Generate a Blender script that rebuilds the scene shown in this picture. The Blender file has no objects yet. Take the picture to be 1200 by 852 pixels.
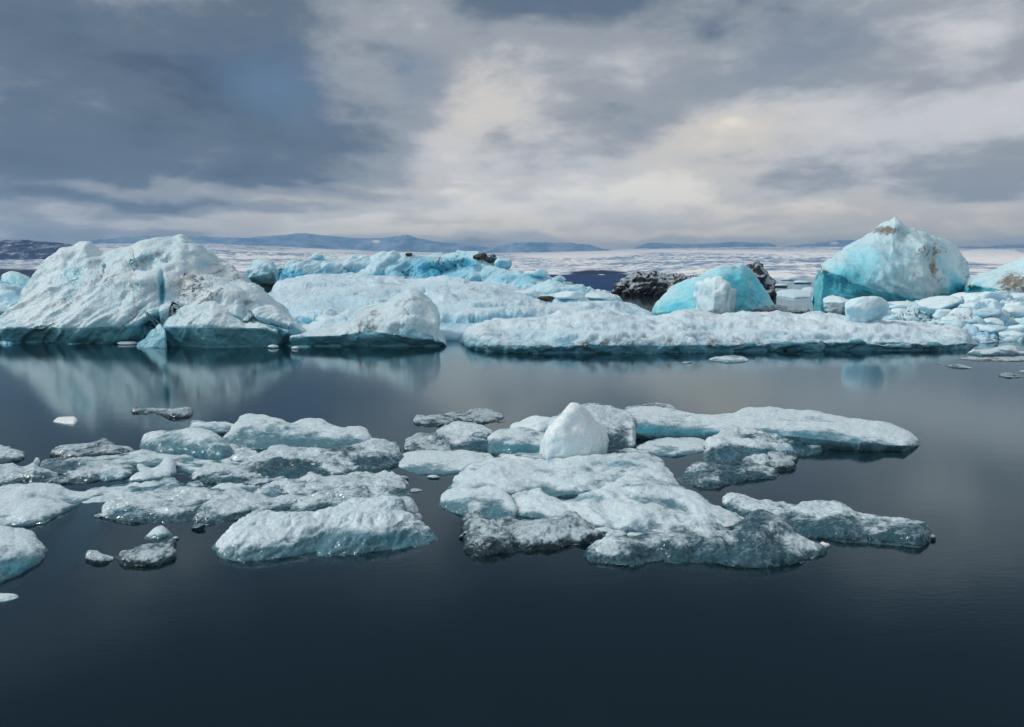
import bpy, math, random
import numpy as np
from mathutils import Vector

# ------------------------------------------------------------------ camera, world, sun, exposure
S = bpy.context.scene
COL = S.collection
W0, H0, LENS = 1200.0, 852.0, 28.0
F = W0 * LENS / 36.0
HOR = 318.0                       # picture row of the horizon
EYE = 4.0                         # camera height above the lagoon
PITCH = math.atan((H0 / 2 - HOR) / F)

cam_d = bpy.data.cameras.new('camera')
cam = bpy.data.objects.new('camera', cam_d)
COL.objects.link(cam)
cam.location = (0, 0, EYE)
cam.rotation_euler = (math.pi / 2 - PITCH, 0, 0)
cam_d.lens = LENS; cam_d.sensor_width = 36; cam_d.clip_start = 0.1; cam_d.clip_end = 60000
S.camera = cam

SUN_EL, SUN_AZ = math.radians(42), math.radians(-80)     # azimuth from +Y (view direction), negative = left
SUN_STRENGTH, SUN_ANGLE = 2.0, math.radians(13)
EXPOSURE = 0.18
CLOUD_GAIN = 1.0
HAZE_DENSITY = 9e-5

S.view_settings.view_transform = 'Standard'
S.view_settings.look = 'None'
S.view_settings.exposure = EXPOSURE
S.view_settings.gamma = 1.0
S.render.engine = 'CYCLES'
S.cycles.use_denoising = True
S.cycles.max_bounces = 10
S.cycles.transparent_max_bounces = 12
S.cycles.caustics_reflective = False
S.cycles.caustics_refractive = False
S.cycles.sample_clamp_indirect = 6

def cs(px, py):
    """direction of a picture point in world space"""
    cx, cy = (px - W0 / 2) / F, (H0 / 2 - py) / F
    c, s = math.cos(PITCH), math.sin(PITCH)
    return cx, c + cy * s, -s + cy * c            # x, y(forward), z(up)

def lin(r, g, b):
    f = lambda v: (v / 255 / 12.92) if v / 255 <= 0.04045 else ((v / 255 + 0.055) / 1.055) ** 2.4
    return (f(r), f(g), f(b), 1)

# ---- node helper
class N:
    """thin wrapper so shader maths reads like maths"""
    def __init__(s, tree, sock): s.t, s.s = tree, sock
    def _m(s, op, *o):
        n = s.t.nodes.new('ShaderNodeMath'); n.operation = op
        for i, v in enumerate((s,) + o):
            if isinstance(v, N): s.t.links.new(v.s, n.inputs[i])
            else: n.inputs[i].default_value = v
        return N(s.t, n.outputs[0])
    def __add__(s, o): return s._m('ADD', o)
    def __sub__(s, o): return s._m('SUBTRACT', o)
    def __mul__(s, o): return s._m('MULTIPLY', o)
    def __truediv__(s, o): return s._m('DIVIDE', o)
    def __pow__(s, o): return s._m('POWER', o)
    def f(s, op, *o): return s._m(op, *o)
    def ramp(s, lo, hi, smooth=True):
        n = s.t.nodes.new('ShaderNodeMapRange'); n.interpolation_type = 'SMOOTHSTEP' if smooth else 'LINEAR'
        s.t.links.new(s.s, n.inputs[0]); n.inputs[1].default_value = lo; n.inputs[2].default_value = hi
        return N(s.t, n.outputs[0])

def put(t, sock, v):
    if isinstance(v, N): t.links.new(v.s, sock)
    elif v is not None: sock.default_value = v

def mixc(t, fac, a, b, mode='MIX'):
    n = t.nodes.new('ShaderNodeMix'); n.data_type = 'RGBA'; n.blend_type = mode
    put(t, n.inputs[0], fac); put(t, n.inputs[6], a); put(t, n.inputs[7], b)
    return N(t, n.outputs[2])

def noise(t, vec, scale, detail=4, rough=0.55, dist=0.0, out=0):
    n = t.nodes.new('ShaderNodeTexNoise'); n.inputs['Scale'].default_value = scale
    n.inputs['Detail'].default_value = detail; n.inputs['Roughness'].default_value = rough
    n.inputs['Distortion'].default_value = dist
    put(t, n.inputs['Vector'], vec)
    return N(t, n.outputs[out])

def voro(t, vec, scale, feature='F1', out=0):
    n = t.nodes.new('ShaderNodeTexVoronoi'); n.feature = feature; n.inputs['Scale'].default_value = scale
    put(t, n.inputs['Vector'], vec)
    return N(t, n.outputs[out])

def mapping(t, vec, scale=(1, 1, 1), loc=(0, 0, 0), rot=(0, 0, 0)):
    n = t.nodes.new('ShaderNodeMapping')
    n.inputs['Scale'].default_value = scale; n.inputs['Location'].default_value = loc; n.inputs['Rotation'].default_value = rot
    put(t, n.inputs['Vector'], vec)
    return N(t, n.outputs[0])

def combine(t, x, y, z):
    n = t.nodes.new('ShaderNodeCombineXYZ')
    for i, v in enumerate((x, y, z)): put(t, n.inputs[i], v)
    return N(t, n.outputs[0])

def sep(t, v):
    n = t.nodes.new('ShaderNodeSeparateXYZ'); put(t, n.inputs[0], v)
    return [N(t, n.outputs[i]) for i in range(3)]

# ---- sky: Nishita sky seen through gaps of a broken cloud deck
def build_world():
    w = bpy.data.worlds.new('World'); S.world = w; w.use_nodes = True
    t = w.node_tree; t.nodes.clear()
    tc = t.nodes.new('ShaderNodeTexCoord')
    d = N(t, tc.outputs['Generated'])
    x, y, z = sep(t, d)
    az = x.f('ARCTAN2', y)
    el = z.f('ARCSINE')
    zz = z.f('MAXIMUM', 0.0) + 0.20
    plane = combine(t, x / zz, y / zz, 0.0)
    warp = noise(t, plane, 1.2, 5, 0.55, 0.3, out=1)
    wx, wy, wz = sep(t, warp)
    big = noise(t, plane, 1.3, 9, 0.56, 0.35)
    fine = noise(t, mapping(t, plane, (1, 1, 1), (7.3, 2.1, 0)), 3.6, 8, 0.6, 0.3)
    puff = noise(t, combine(t, az * 4.5, el * 9.0, 3.3), 1.0, 9, 0.56, 0.25)
    azw = az + (wx - 0.5) * 0.20
    elw = el + (wy - 0.5) * 0.10
    def lobe(px, py, sx, sy, a):
        X, Y, Z = cs(px, py)
        a0 = math.atan2(X, Y); e0 = math.atan2(Z, math.hypot(X, Y))
        u = (azw - a0) / (sx / F); v = (elw - e0) / (sy / F)
        return ((u * u + v * v) * -1.0).f('EXPONENT') * a
    def total(base, lobes):
        s = base
        for L in lobes: s = lobe(*L) + s if not isinstance(s, N) else s + lobe(*L)
        return s
    m = total(0.64, SKY_LIGHT)
    m = m + (big - 0.5) * 0.65 + (fine - 0.5) * 0.30 + (puff - 0.5) * 0.95
    n = t.nodes.new('ShaderNodeValToRGB'); t.links.new(m.s, n.inputs[0])
    cr = n.color_ramp; cr.interpolation = 'EASE'
    for i, (p, c) in enumerate(SKY_RAMP):
        e = cr.elements[i] if i < 2 else cr.elements.new(p)
        e.position = p; e.color = lin(*c)
    cloud = N(t, n.outputs[0])
    warm = total(0.0, SKY_WARM).ramp(0.0, 1.0)
    cloud = mixc(t, warm * (m.ramp(0.45, 0.85)), cloud, (1.08, 1.0, 0.88, 1), 'MULTIPLY')
    b1 = t.nodes.new('ShaderNodeBackground'); t.links.new(cloud.s, b1.inputs[0]); b1.inputs[1].default_value = CLOUD_GAIN
    sk = t.nodes.new('ShaderNodeTexSky'); sk.sky_type = 'NISHITA'; sk.sun_disc = False
    sk.sun_elevation = SUN_EL; sk.sun_rotation = SUN_AZ
    sk.altitude = 0; sk.air_density = 1.0; sk.dust_density = 0.1; sk.ozone_density = 5.0
    b2 = t.nodes.new('ShaderNodeBackground'); t.links.new(sk.outputs[0], b2.inputs[0]); b2.inputs[1].default_value = 0.05
    gap = (total(0.0, SKY_GAP) + (big - 0.5) * -0.7 + (fine - 0.5) * -0.3).ramp(0.1, 1.0) * 0.8
    ms = t.nodes.new('ShaderNodeMixShader'); t.links.new(gap.s, ms.inputs[0])
    t.links.new(b1.outputs[0], ms.inputs[1]); t.links.new(b2.outputs[0], ms.inputs[2])
    o = t.nodes.new('ShaderNodeOutputWorld'); t.links.new(ms.outputs[0], o.inputs[0])
    w.cycles.sampling_method = 'MANUAL'; w.cycles.sample_map_resolution = 1024

SKY_RAMP = [(0.0, (63, 76, 94)), (1.0, (236, 233, 228)), (0.28, (92, 106, 122)), (0.52, (150, 155, 162)), (0.76, (202, 202, 204))]
SKY_LIGHT = [  # px, py, half-widths in px, amount
    (150, 115, 340, 110, -0.24), (280, 180, 290, 50, -0.24), (40, 50, 260, 80, -0.24),
    (430, 40, 130, 60, 0.10), (560, 115, 80, 50, 0.12), (540, 165, 90, 30, 0.12),
    (620, 5, 160, 30, -0.16), (330, 100, 60, 35, -0.10),
    (660, 85, 110, 45, -0.02), (715, 150, 50, 40, -0.10), (650, 222, 120, 24, 0.22), (520, 60, 200, 60, 0.08), (825, 165, 90, 50, 0.24),
    (900, 175, 120, 60, 0.06), (980, 60, 170, 50, -0.10), (960, 10, 200, 40, -0.14), (1110, 195, 170, 34, -0.10), (600, -240, 1100, 150, -0.80),  # last lobe: unseen dark cloud band above the frame, added to darken near water
    (240, 216, 150, 9, 0.26), (60, 247, 200, 9, 0.16), (200, 262, 300, 8, 0.10), (400, 255, 180, 12, 0.20), (800, 258, 520, 26, 0.15), (1050, 120, 200, 60, 0.08),
    (700, 272, 500, 9, 0.20), (1040, 235, 220, 14, 0.16), (480, 232, 200, 10, 0.10), (470, 262, 90, 5, -0.16), (130, 232, 190, 10, -0.08),
]
SKY_WARM = [(560, 110, 110, 70, 0.9), (830, 160, 130, 60, 1.0), (300, 225, 260, 22, 0.9), (700, 270, 700, 14, 1.0), (1050, 240, 250, 20, 0.8)]
SKY_GAP = [(330, 95, 75, 40, 0.75), (490, 95, 38, 24, 0.45), (950, 50, 150, 60, 0.5), (620, 5, 150, 26, 0.35),
           (100, 30, 160, 60, 0.3), (20, 262, 30, 5, 0.5)]
build_world()

sun_d = bpy.data.lights.new('sun', 'SUN')
sun_d.energy = SUN_STRENGTH; sun_d.angle = SUN_ANGLE; sun_d.color = (1.0, 0.95, 0.88)
sun = bpy.data.objects.new('sun', sun_d); COL.objects.link(sun)
sdir = Vector((math.sin(SUN_AZ) * math.cos(SUN_EL), math.cos(SUN_AZ) * math.cos(SUN_EL), math.sin(SUN_EL)))
sun.rotation_euler = sdir.to_track_quat('Z', 'Y').to_euler()

# ------------------------------------------------------------------ numpy noise
def _hash(ix, iy, iz, seed):
    h = (ix.astype(np.int64) * 374761393 + iy.astype(np.int64) * 668265263 + iz.astype(np.int64) * 2147483647 + seed * 1274126177) & 0xffffffff
    h = ((h ^ (h >> 13)) * 1274126177) & 0xffffffff
    h = ((h ^ (h >> 15)) * 2246822519) & 0xffffffff
    return (h ^ (h >> 16)) & 0xffffffff

def vnoise(p, seed=0):
    """smooth value noise in -1..1; p is (n,3)"""
    i = np.floor(p); fr = p - i; i = i.astype(np.int64)
    u = fr * fr * fr * (fr * (fr * 6 - 15) + 10)
    r = 0
    for dx in (0, 1):
        for dy in (0, 1):
            for dz in (0, 1):
                w = (u[:, 0] if dx else 1 - u[:, 0]) * (u[:, 1] if dy else 1 - u[:, 1]) * (u[:, 2] if dz else 1 - u[:, 2])
                r = r + w * (_hash(i[:, 0] + dx, i[:, 1] + dy, i[:, 2] + dz, seed) / 4294967295.0)
    return r * 2 - 1

def fbm(p, oct=4, seed=0, gain=0.5, ridged=False):
    a, s, r = 1.0, 0.0, np.zeros(len(p))
    q = np.array(p, dtype=float)
    for k in range(oct):
        v = vnoise(q, seed + k * 17)
        if ridged: v = 1 - 2 * np.abs(v)
        r += a * v; s += a; a *= gain
        q = q @ ROT * 2.03 + 11.7
    return r / s
_a, _b = 0.6, 0.9
ROT = np.array([[math.cos(_a), math.sin(_a), 0], [-math.sin(_a), math.cos(_a), 0], [0, 0, 1]]) @ \
      np.array([[1, 0, 0], [0, math.cos(_b), math.sin(_b)], [0, -math.sin(_b), math.cos(_b)]])

def facet(p, seed=0):
    """broken-plate noise: every Voronoi cell is a tilted plane, neighbours meet in a worn edge"""
    c = np.floor(p).astype(np.int64)
    b1 = np.full(len(p), 9.0); b2 = b1.copy(); v1 = np.zeros(len(p)); v2 = np.zeros(len(p))
    for dx in (-1, 0, 1):
        for dy in (-1, 0, 1):
            for dz in (-1, 0, 1):
                ix, iy, iz = c[:, 0] + dx, c[:, 1] + dy, c[:, 2] + dz
                h = _hash(ix, iy, iz, seed); h2 = _hash(ix, iy, iz, seed + 91)
                sx = ix + (h & 1023) / 1023.0; sy = iy + ((h >> 10) & 1023) / 1023.0; sz = iz + ((h >> 20) & 1023) / 1023.0
                ex, ey, ez = p[:, 0] - sx, p[:, 1] - sy, p[:, 2] - sz
                d = ex * ex + ey * ey + ez * ez
                g = ex * ((h2 & 1023) / 511.5 - 1) + ey * (((h2 >> 10) & 1023) / 511.5 - 1) + ez * (((h2 >> 20) & 1023) / 511.5 - 1) + ((h2 >> 5) & 255) / 510.0 - 0.25
                m = d < b1; m2 = (~m) & (d < b2)
                v2 = np.where(m, v1, np.where(m2, g, v2)); b2 = np.where(m, b1, np.where(m2, d, b2))
                v1 = np.where(m, g, v1); b1 = np.where(m, d, b1)
    k = 0.5 * (1 - np.clip((np.sqrt(b2) - np.sqrt(b1)) / 0.16, 0, 1))
    return v1 * (1 - k) + v2 * k

# ------------------------------------------------------------------ picture <-> world
def on_plane(px, py, z=0.0):
    """world point where the ray of a picture point meets height z"""
    px = np.asarray(px, float); py = np.asarray(py, float)
    c, s = math.cos(PITCH), math.sin(PITCH)
    cx, cy = (px - W0 / 2) / F, (H0 / 2 - py) / F
    dy, dz = c + cy * s, -s + cy * c
    k = (z - EYE) / np.minimum(dz, -1e-4)
    return cx * k, dy * k, k * dz + EYE

def height_at(px, py, Y):
    """height of a picture point seen at forward distance Y, and its sideways position"""
    c, s = math.cos(PITCH), math.sin(PITCH)
    cx, cy = (px - W0 / 2) / F, (H0 / 2 - py) / F
    dy, dz = c + cy * s, -s + cy * c
    k = Y / dy
    return EYE + k * dz, cx * k

def project(P):
    c, s = math.cos(PITCH), math.sin(PITCH)
    x, y, z = P[:, 0], P[:, 1], P[:, 2] - EYE
    fw = y * c - z * s; up = y * s + z * c
    return W0 / 2 + F * x / fw, H0 / 2 - F * up / fw

# ------------------------------------------------------------------ mesh helpers
def mesh_obj(name, V, faces, mat, attrs=None, loc=None, parent=None, smooth=True):
    V = np.asarray(V, float)
    if loc is None:
        loc = np.array([V[:, 0].mean(), V[:, 1].mean(), 0.0])
    me = bpy.data.meshes.new(name)
    Vl = V - loc
    quads = faces if isinstance(faces, np.ndarray) else None
    if quads is not None:
        k = quads.shape[1]
        me.vertices.add(len(Vl)); me.vertices.foreach_set('co', Vl.astype(np.float32).ravel())
        me.loops.add(quads.size); me.loops.foreach_set('vertex_index', quads.astype(np.int32).ravel())
        me.polygons.add(len(quads)); me.polygons.foreach_set('loop_start', (np.arange(len(quads)) * k).astype(np.int32))
        me.update(calc_edges=True); me.validate()
    else:
        me.from_pydata(Vl.tolist(), [], faces); me.update()
    if smooth: me.polygons.foreach_set('use_smooth', np.ones(len(me.polygons), dtype=bool))
    for a, v in (attrs or {}).items():
        at = me.attributes.new(a, 'FLOAT', 'POINT')
        at.data.foreach_set('value', np.asarray(v, np.float32))
    me.materials.append(mat)
    o = bpy.data.objects.new(name, me); COL.objects.link(o)
    o.location = loc
    if parent is not None:
        o.parent = parent; o.location = Vector(loc) - parent.location
    return o

def tag(o, label, cat, group=None, kind=None):
    if label: o['label'] = label
    if cat: o['category'] = cat
    if group: o['group'] = group
    if kind: o['kind'] = kind
    return o

def gsm(a, s):
    if s <= 0: return a
    k = int(3 * s) + 1
    x = np.arange(-k, k + 1); w = np.exp(-(x / s) ** 2 / 2); w /= w.sum()
    return np.convolve(np.pad(a, k, mode='edge'), w, mode='valid')

def splats(px, py, L):
    r = np.zeros(len(px))
    for (x, y, rx, ry, a) in L or ():
        r += a * np.exp(-((px - x) / rx) ** 2 - ((py - y) / ry) ** 2)
    return r

REC = {}
def loft(name, mat, top, bot, D=None, hf=None, n=2.0, nb=2.0, back=None, crease=None, inset=0.0, under=None, flare=0.1,
         disp=(), humps=(), dirt=(), blue=(), wetz=None, sm=2.0, smb=2.0, res=1.0, nv=70, seed=0, tilt=0.0, zoff=0.0,
         parent=None, endpow=0.5, key=None, ragged=0.0):
    """One closed piece of ice. `top` and `bot` are its skyline and its front waterline; D is how many metres the crest
    lies behind the waterline (tall ice), or hf the share of its apparent height that is real height (flat floes)."""
    assert all(a[0] <= b[0] for L_ in (top, bot) for a, b in zip(L_, L_[1:])), (name, top[:2], bot[:2])
    x0, x1 = top[0][0], top[-1][0]
    nu = max(12, int((x1 - x0) * res))
    # cosine-ish spacing so that the ends stay round
    s = np.linspace(0, 1, nu); sp = s
    px = x0 + (x1 - x0) * sp
    T = np.interp(px, [a[0] for a in top], [a[1] for a in top]); B = np.interp(px, [a[0] for a in bot], [a[1] for a in bot])
    st = nu / (x1 - x0)
    T = gsm(T, sm * st); B = gsm(B, smb * st)
    z1 = np.zeros(nu)
    T = T + ragged * fbm(np.c_[px / 22.0, z1, z1 + seed * 1.3], 3, seed, 0.5); B = B + ragged * fbm(np.c_[px / 26.0, z1, z1 + seed * 2.1 + 50], 3, seed + 1, 0.5)
    e = np.minimum(1, np.minimum(s, 1 - s) / 0.06 + 1e-3)
    taper = np.sqrt(1 - (1 - np.clip(e, 0, 1)) ** 2)
    mid = B - (B - T) * 0.35
    thick = np.maximum(B - T, 0.3)
    Tt = mid - (mid - (B - thick)) * taper; Bt = mid + (B - mid) * taper
    xf, yf, _ = on_plane(px, Bt, 0.0)
    ex = (1 - np.abs(2 * s - 1) ** 4) ** endpow
    if D is not None:
        dd = D * np.maximum(ex, 0.02)
        yr = yf + dd
        h, xr = height_at(px, Tt, yr)
        h = np.maximum(h, 0.01)
    else:
        h = hf * (Bt - Tt) * np.hypot(yf, EYE) / F
        xr, yr, _ = on_plane(px, Tt, h)
        dd = np.maximum(yr - yf, 0.01)
    bk = (back if back is not None else 0.5) * np.maximum(dd, 0.3 * h) + 0.02
    if back is not None and D is not None: bk = back * dd
    hu = (under if under is not None else 0.6) * h + 0.05
    # unit direction of every column's ray
    rl = np.hypot(xf, yf); ux, uy = xf / rl, yf / rl
    # ring parameters
    na, nbk, nl = int(nv * 0.62), int(nv * 0.18), int(nv * 0.20)
    ring_f, ring_z, ring_w = [], [], []      # distance from the waterline, height, wetness
    zc = None
    if crease is not None:
        C = np.interp(px, [a[0] for a in crease], [a[1] for a in crease])
        C = C + 1.5 * fbm(np.c_[px / 30.0, z1, z1 + seed], 4, seed + 7, 0.6)
        C = np.clip(C, Tt + 0.15 * (Bt - Tt), Bt)
        zc, _x = height_at(px, C, yf); zc = np.clip(zc, 0.02 * h, 0.85 * h)
        ins = inset * taper * np.minimum(1, zc / (0.15 * h + 1e-6))
        k1 = na // 3
        for j in range(k1):
            q = j / k1
            ring_f.append(ins * (1 - q) ** 1.6 - ins * 0); ring_z.append(zc * q); ring_w.append(np.ones(nu))
        z0, k2 = zc, na - k1
    else:
        z0, k2 = np.zeros(nu), na
    nn = n if np.isscalar(n) else np.interp(px, [a[0] for a in n], [a[1] for a in n])
    for j in range(k2 + 1):
        th = (j / k2) * math.pi / 2
        ring_f.append((1 - math.cos(th) ** (2 / nn)) * dd if np.isscalar(nn) else (1 - math.cos(max(0, min(th, math.pi / 2 - 1e-6))) ** (2 / nn)) * dd)
        ring_z.append(z0 + (h - z0) * (math.sin(th) ** (2 / nn))); ring_w.append(np.zeros(nu))
    for j in range(1, nbk + 1):
        th = math.pi / 2 * (1 + j / nbk)
        ring_f.append(dd + bk * (abs(math.cos(th)) ** (2 / nb))); ring_z.append(h * (max(0.0, math.sin(th)) ** (2 / nb))); ring_w.append(np.zeros(nu))
    tot = dd + bk
    for j in range(1, nl):
        th = math.pi * (1 + j / nl)
        cc, ss = math.cos(th), math.sin(th)
        fr = tot / 2 - tot / 2 * (1 + flare * abs(ss)) * math.copysign(abs(cc) ** 0.7, cc)
        ring_f.append(fr); ring_z.append(hu * -(abs(ss) ** 0.8)); ring_w.append(np.ones(nu))
    Rf, Rz, Rw = np.array(ring_f), np.array(ring_z) + zoff, np.array(ring_w)
    nr = len(Rf)
    X = xf[None] + ux[None] * Rf * 1.0; Y = yf[None] + Rf * uy[None]
    # keep the crest on its own picture column
    V = np.stack([X, Y, Rz], -1).transpose(1, 0, 2)              # nu, nr, 3
    def normals(V):
        du = np.gradient(V, axis=0)
        dv = np.roll(V, -1, 1) - np.roll(V, 1, 1)
        nrm = np.cross(du, dv); l = np.linalg.norm(nrm, axis=-1, keepdims=True)
        return nrm / np.maximum(l, 1e-9)
    fade = taper[:, None] * np.ones((1, nr))
    size = np.maximum(h, 0.25 * dd)[:, None] * np.ones((1, nr))
    for (kind, freq, amp) in disp:
        P = V.reshape(-1, 3) * freq + seed * 3.17
        if kind == 'f': v = fbm(P, 5, seed)
        elif kind == 'r': v = fbm(P, 4, seed + 5, 0.5, True)
        elif kind == 'p': v = facet(P, seed + 9)
        elif kind == 'c':                                   # flat faces meeting in sharp edges
            wv = np.stack([fbm(P * 0.7 + 9.1 * k_, 3, seed + k_) for k_ in range(3)], -1)
            Q_ = P + 0.8 * wv; rg = np.random.RandomState(seed + 77); v = np.zeros(len(P))
            for k_ in range(4):
                d_ = rg.normal(size=3); d_ /= np.linalg.norm(d_)
                f_ = Q_ @ d_ * (0.7 + 0.25 * k_) + rg.uniform(0, 9)
                v += np.abs(2 * (f_ - np.floor(f_)) - 1) * 2 - 1
            v /= 2.5
        elif kind == 's':                                   # slanting layers
            v = fbm(np.c_[(P[:, 0] * .82 + P[:, 2] * .57) * .22, (P[:, 2] * .82 - P[:, 0] * .57) * 1.5, P[:, 1] * .3], 4, seed + 3, 0.55, True)
        V = V + normals(V) * (v.reshape(nu, nr) * amp * fade)[..., None]
    if humps:
        qx, qy = project(V.reshape(-1, 3))
        a = splats(qx, qy, humps).reshape(nu, nr)
        vis = np.zeros(nr); vis[:na + 1] = 1; vis[na + 1:na + 1 + nbk] = np.linspace(1, 0, nbk)
        V = V + normals(V) * (a * vis[None] * fade)[..., None]
    V2 = V.reshape(-1, 3)
    ii = np.arange(nu - 1)[:, None] * nr; jj = np.arange(nr)[None]; j2 = (jj + 1) % nr
    Q = np.stack([ii + jj, ii + nr + jj, ii + nr + j2, ii + j2], -1).reshape(-1, 4)
    # caps
    c0, c1 = V2[:nr].mean(0), V2[-nr:].mean(0)
    b = len(V2)
    V2 = np.vstack([V2, c0, c1])
    j = np.arange(nr); jn = (j + 1) % nr
    cap0 = np.stack([j, jn, np.full(nr, b), np.full(nr, b)], -1); off = (nu - 1) * nr
    cap1 = np.stack([jn + off, j + off, np.full(nr, b + 1), np.full(nr, b + 1)], -1)
    faces = [tuple(f) for f in []]
    qx, qy = project(V2)
    att = {'dirt': splats(qx, qy, dirt), 'blue': splats(qx, qy, blue),
           'wet': np.concatenate([Rw.T.reshape(-1), [1, 1]]),
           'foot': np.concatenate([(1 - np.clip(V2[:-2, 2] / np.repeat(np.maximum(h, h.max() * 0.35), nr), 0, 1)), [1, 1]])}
    if wetz is not None:
        att['wet'] = np.maximum(att['wet'], np.clip(1 - (V2[:, 2] + 0.3 * wetz * vnoise(V2 * 2.0 / wetz, 5)) / wetz, 0, 1))
    o = mesh_tris(name, V2, Q, np.vstack([cap0[:, :3], cap1[:, :3]]), mat, att, parent)
    REC[key or o.name] = (V, na)
    return o

def mesh_tris(name, V, Q, Tr, mat, att, parent=None, loc=None):
    V = np.asarray(V, float)
    if loc is None: loc = np.array([V[:, 0].mean(), V[:, 1].mean(), 0.0])
    me = bpy.data.meshes.new(name)
    nq, nt = len(Q), len(Tr)
    me.vertices.add(len(V)); me.vertices.foreach_set('co', (V - loc).astype(np.float32).ravel())
    me.loops.add(nq * 4 + nt * 3)
    me.loops.foreach_set('vertex_index', np.concatenate([Q.ravel(), Tr.ravel()]).astype(np.int32))
    me.polygons.add(nq + nt)
    me.polygons.foreach_set('loop_start', np.concatenate([np.arange(nq) * 4, nq * 4 + np.arange(nt) * 3]).astype(np.int32))
    me.update(calc_edges=True)
    me.polygons.foreach_set('use_smooth', np.ones(nq + nt, dtype=bool))
    for a, v in att.items():
        at = me.attributes.new(a, 'FLOAT', 'POINT'); at.data.foreach_set('value', np.asarray(v, np.float32))
    me.materials.append(mat)
    o = bpy.data.objects.new(name, me); COL.objects.link(o)
    o.location = loc
    if parent is not None:
        o.parent = parent; o.location = Vector(loc) - parent.location
    return o

def surface_at(key, px, py):
    V, na = REC[key]
    P = V[:, :na + 1].reshape(-1, 3)
    qx, qy = project(P)
    k = np.argmin((qx - px) ** 2 + (qy - py) ** 2)
    return P[k]

_ICO = {}
def ico(sub):
    if sub not in _ICO:
        import bmesh
        bm = bmesh.new(); bmesh.ops.create_icosphere(bm, subdivisions=sub, radius=1.0)
        bm.verts.ensure_lookup_table()
        _ICO[sub] = (np.array([v.co[:] for v in bm.verts]), np.array([[v.index for v in f.verts] for f in bm.faces]))
        bm.free()
    return _ICO[sub]

def chunk(name, mat, base, w, d, h, seed=0, cuts=9, sub=4, rough=0.06, sink=0.25, soft=0.06, rot=None, parent=None, att=None):
    """a broken lump: a ball cut by random planes, worn and roughened; w, d, h in metres, base on what carries it"""
    rs = np.random.RandomState(seed)
    D, Fc = ico(sub)
    r = np.full(len(D), 1.0)
    for k in range(cuts):
        nrm = rs.normal(size=3); nrm /= np.linalg.norm(nrm)
        off = rs.uniform(0.55, 0.85)
        q = D @ nrm
        rr = np.where(q > 0.05, off / np.maximum(q, 0.05), 9)
        hh = np.clip(0.5 + 0.5 * (rr - r) / soft, 0, 1)
        r = rr * (1 - hh) + r * hh - soft * hh * (1 - hh)
    r = np.clip(r, 0.3, 1.0)
    P = D * r[:, None]
    P = P + D * (fbm(P * 2.2 + seed * 1.7, 5, seed)[:, None] * rough * 1.6 + fbm(P * 7 + seed, 3, seed + 1)[:, None] * rough * 0.5)
    a = rot if rot is not None else rs.uniform(0, 6.28)
    P = P @ np.array([[math.cos(a), math.sin(a), 0], [-math.sin(a), math.cos(a), 0], [0, 0, 1]])
    mn, mx = P.min(0), P.max(0)
    P = (P - (mn + mx) / 2) / (mx - mn) * np.array([w, d, h])
    P[:, 2] += h * (0.5 - sink)
    loc = np.array(base, float)
    z = np.zeros(len(P))
    att2 = {'dirt': z, 'blue': z, 'wet': np.clip(1 - (P[:, 2] + loc[2]) / (0.12 * h + 0.02), 0, 1) if base[2] < 0.02 else z}
    att2.update({k: np.full(len(P), v) for k, v in (att or {}).items()})
    return mesh_tris(name, P + loc, np.zeros((0, 4), int), Fc, mat, att2, parent, loc)

# ------------------------------------------------------------------ materials
def new_mat(name):
    m = bpy.data.materials.new(name); m.use_nodes = True
    t = m.node_tree; t.nodes.clear()
    out = t.nodes.new('ShaderNodeOutputMaterial')
    return m, t, out

def attr(t, name):
    n = t.nodes.new('ShaderNodeAttribute'); n.attribute_name = name
    return N(t, n.outputs['Fac'])

def bump(t, height, strength, dist, prev=None):
    n = t.nodes.new('ShaderNodeBump'); n.inputs['Strength'].default_value = strength; n.inputs['Distance'].default_value = dist
    put(t, n.inputs['Height'], height)
    if prev is not None: t.links.new(prev.s, n.inputs['Normal'])
    return N(t, n.outputs[0])

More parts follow.
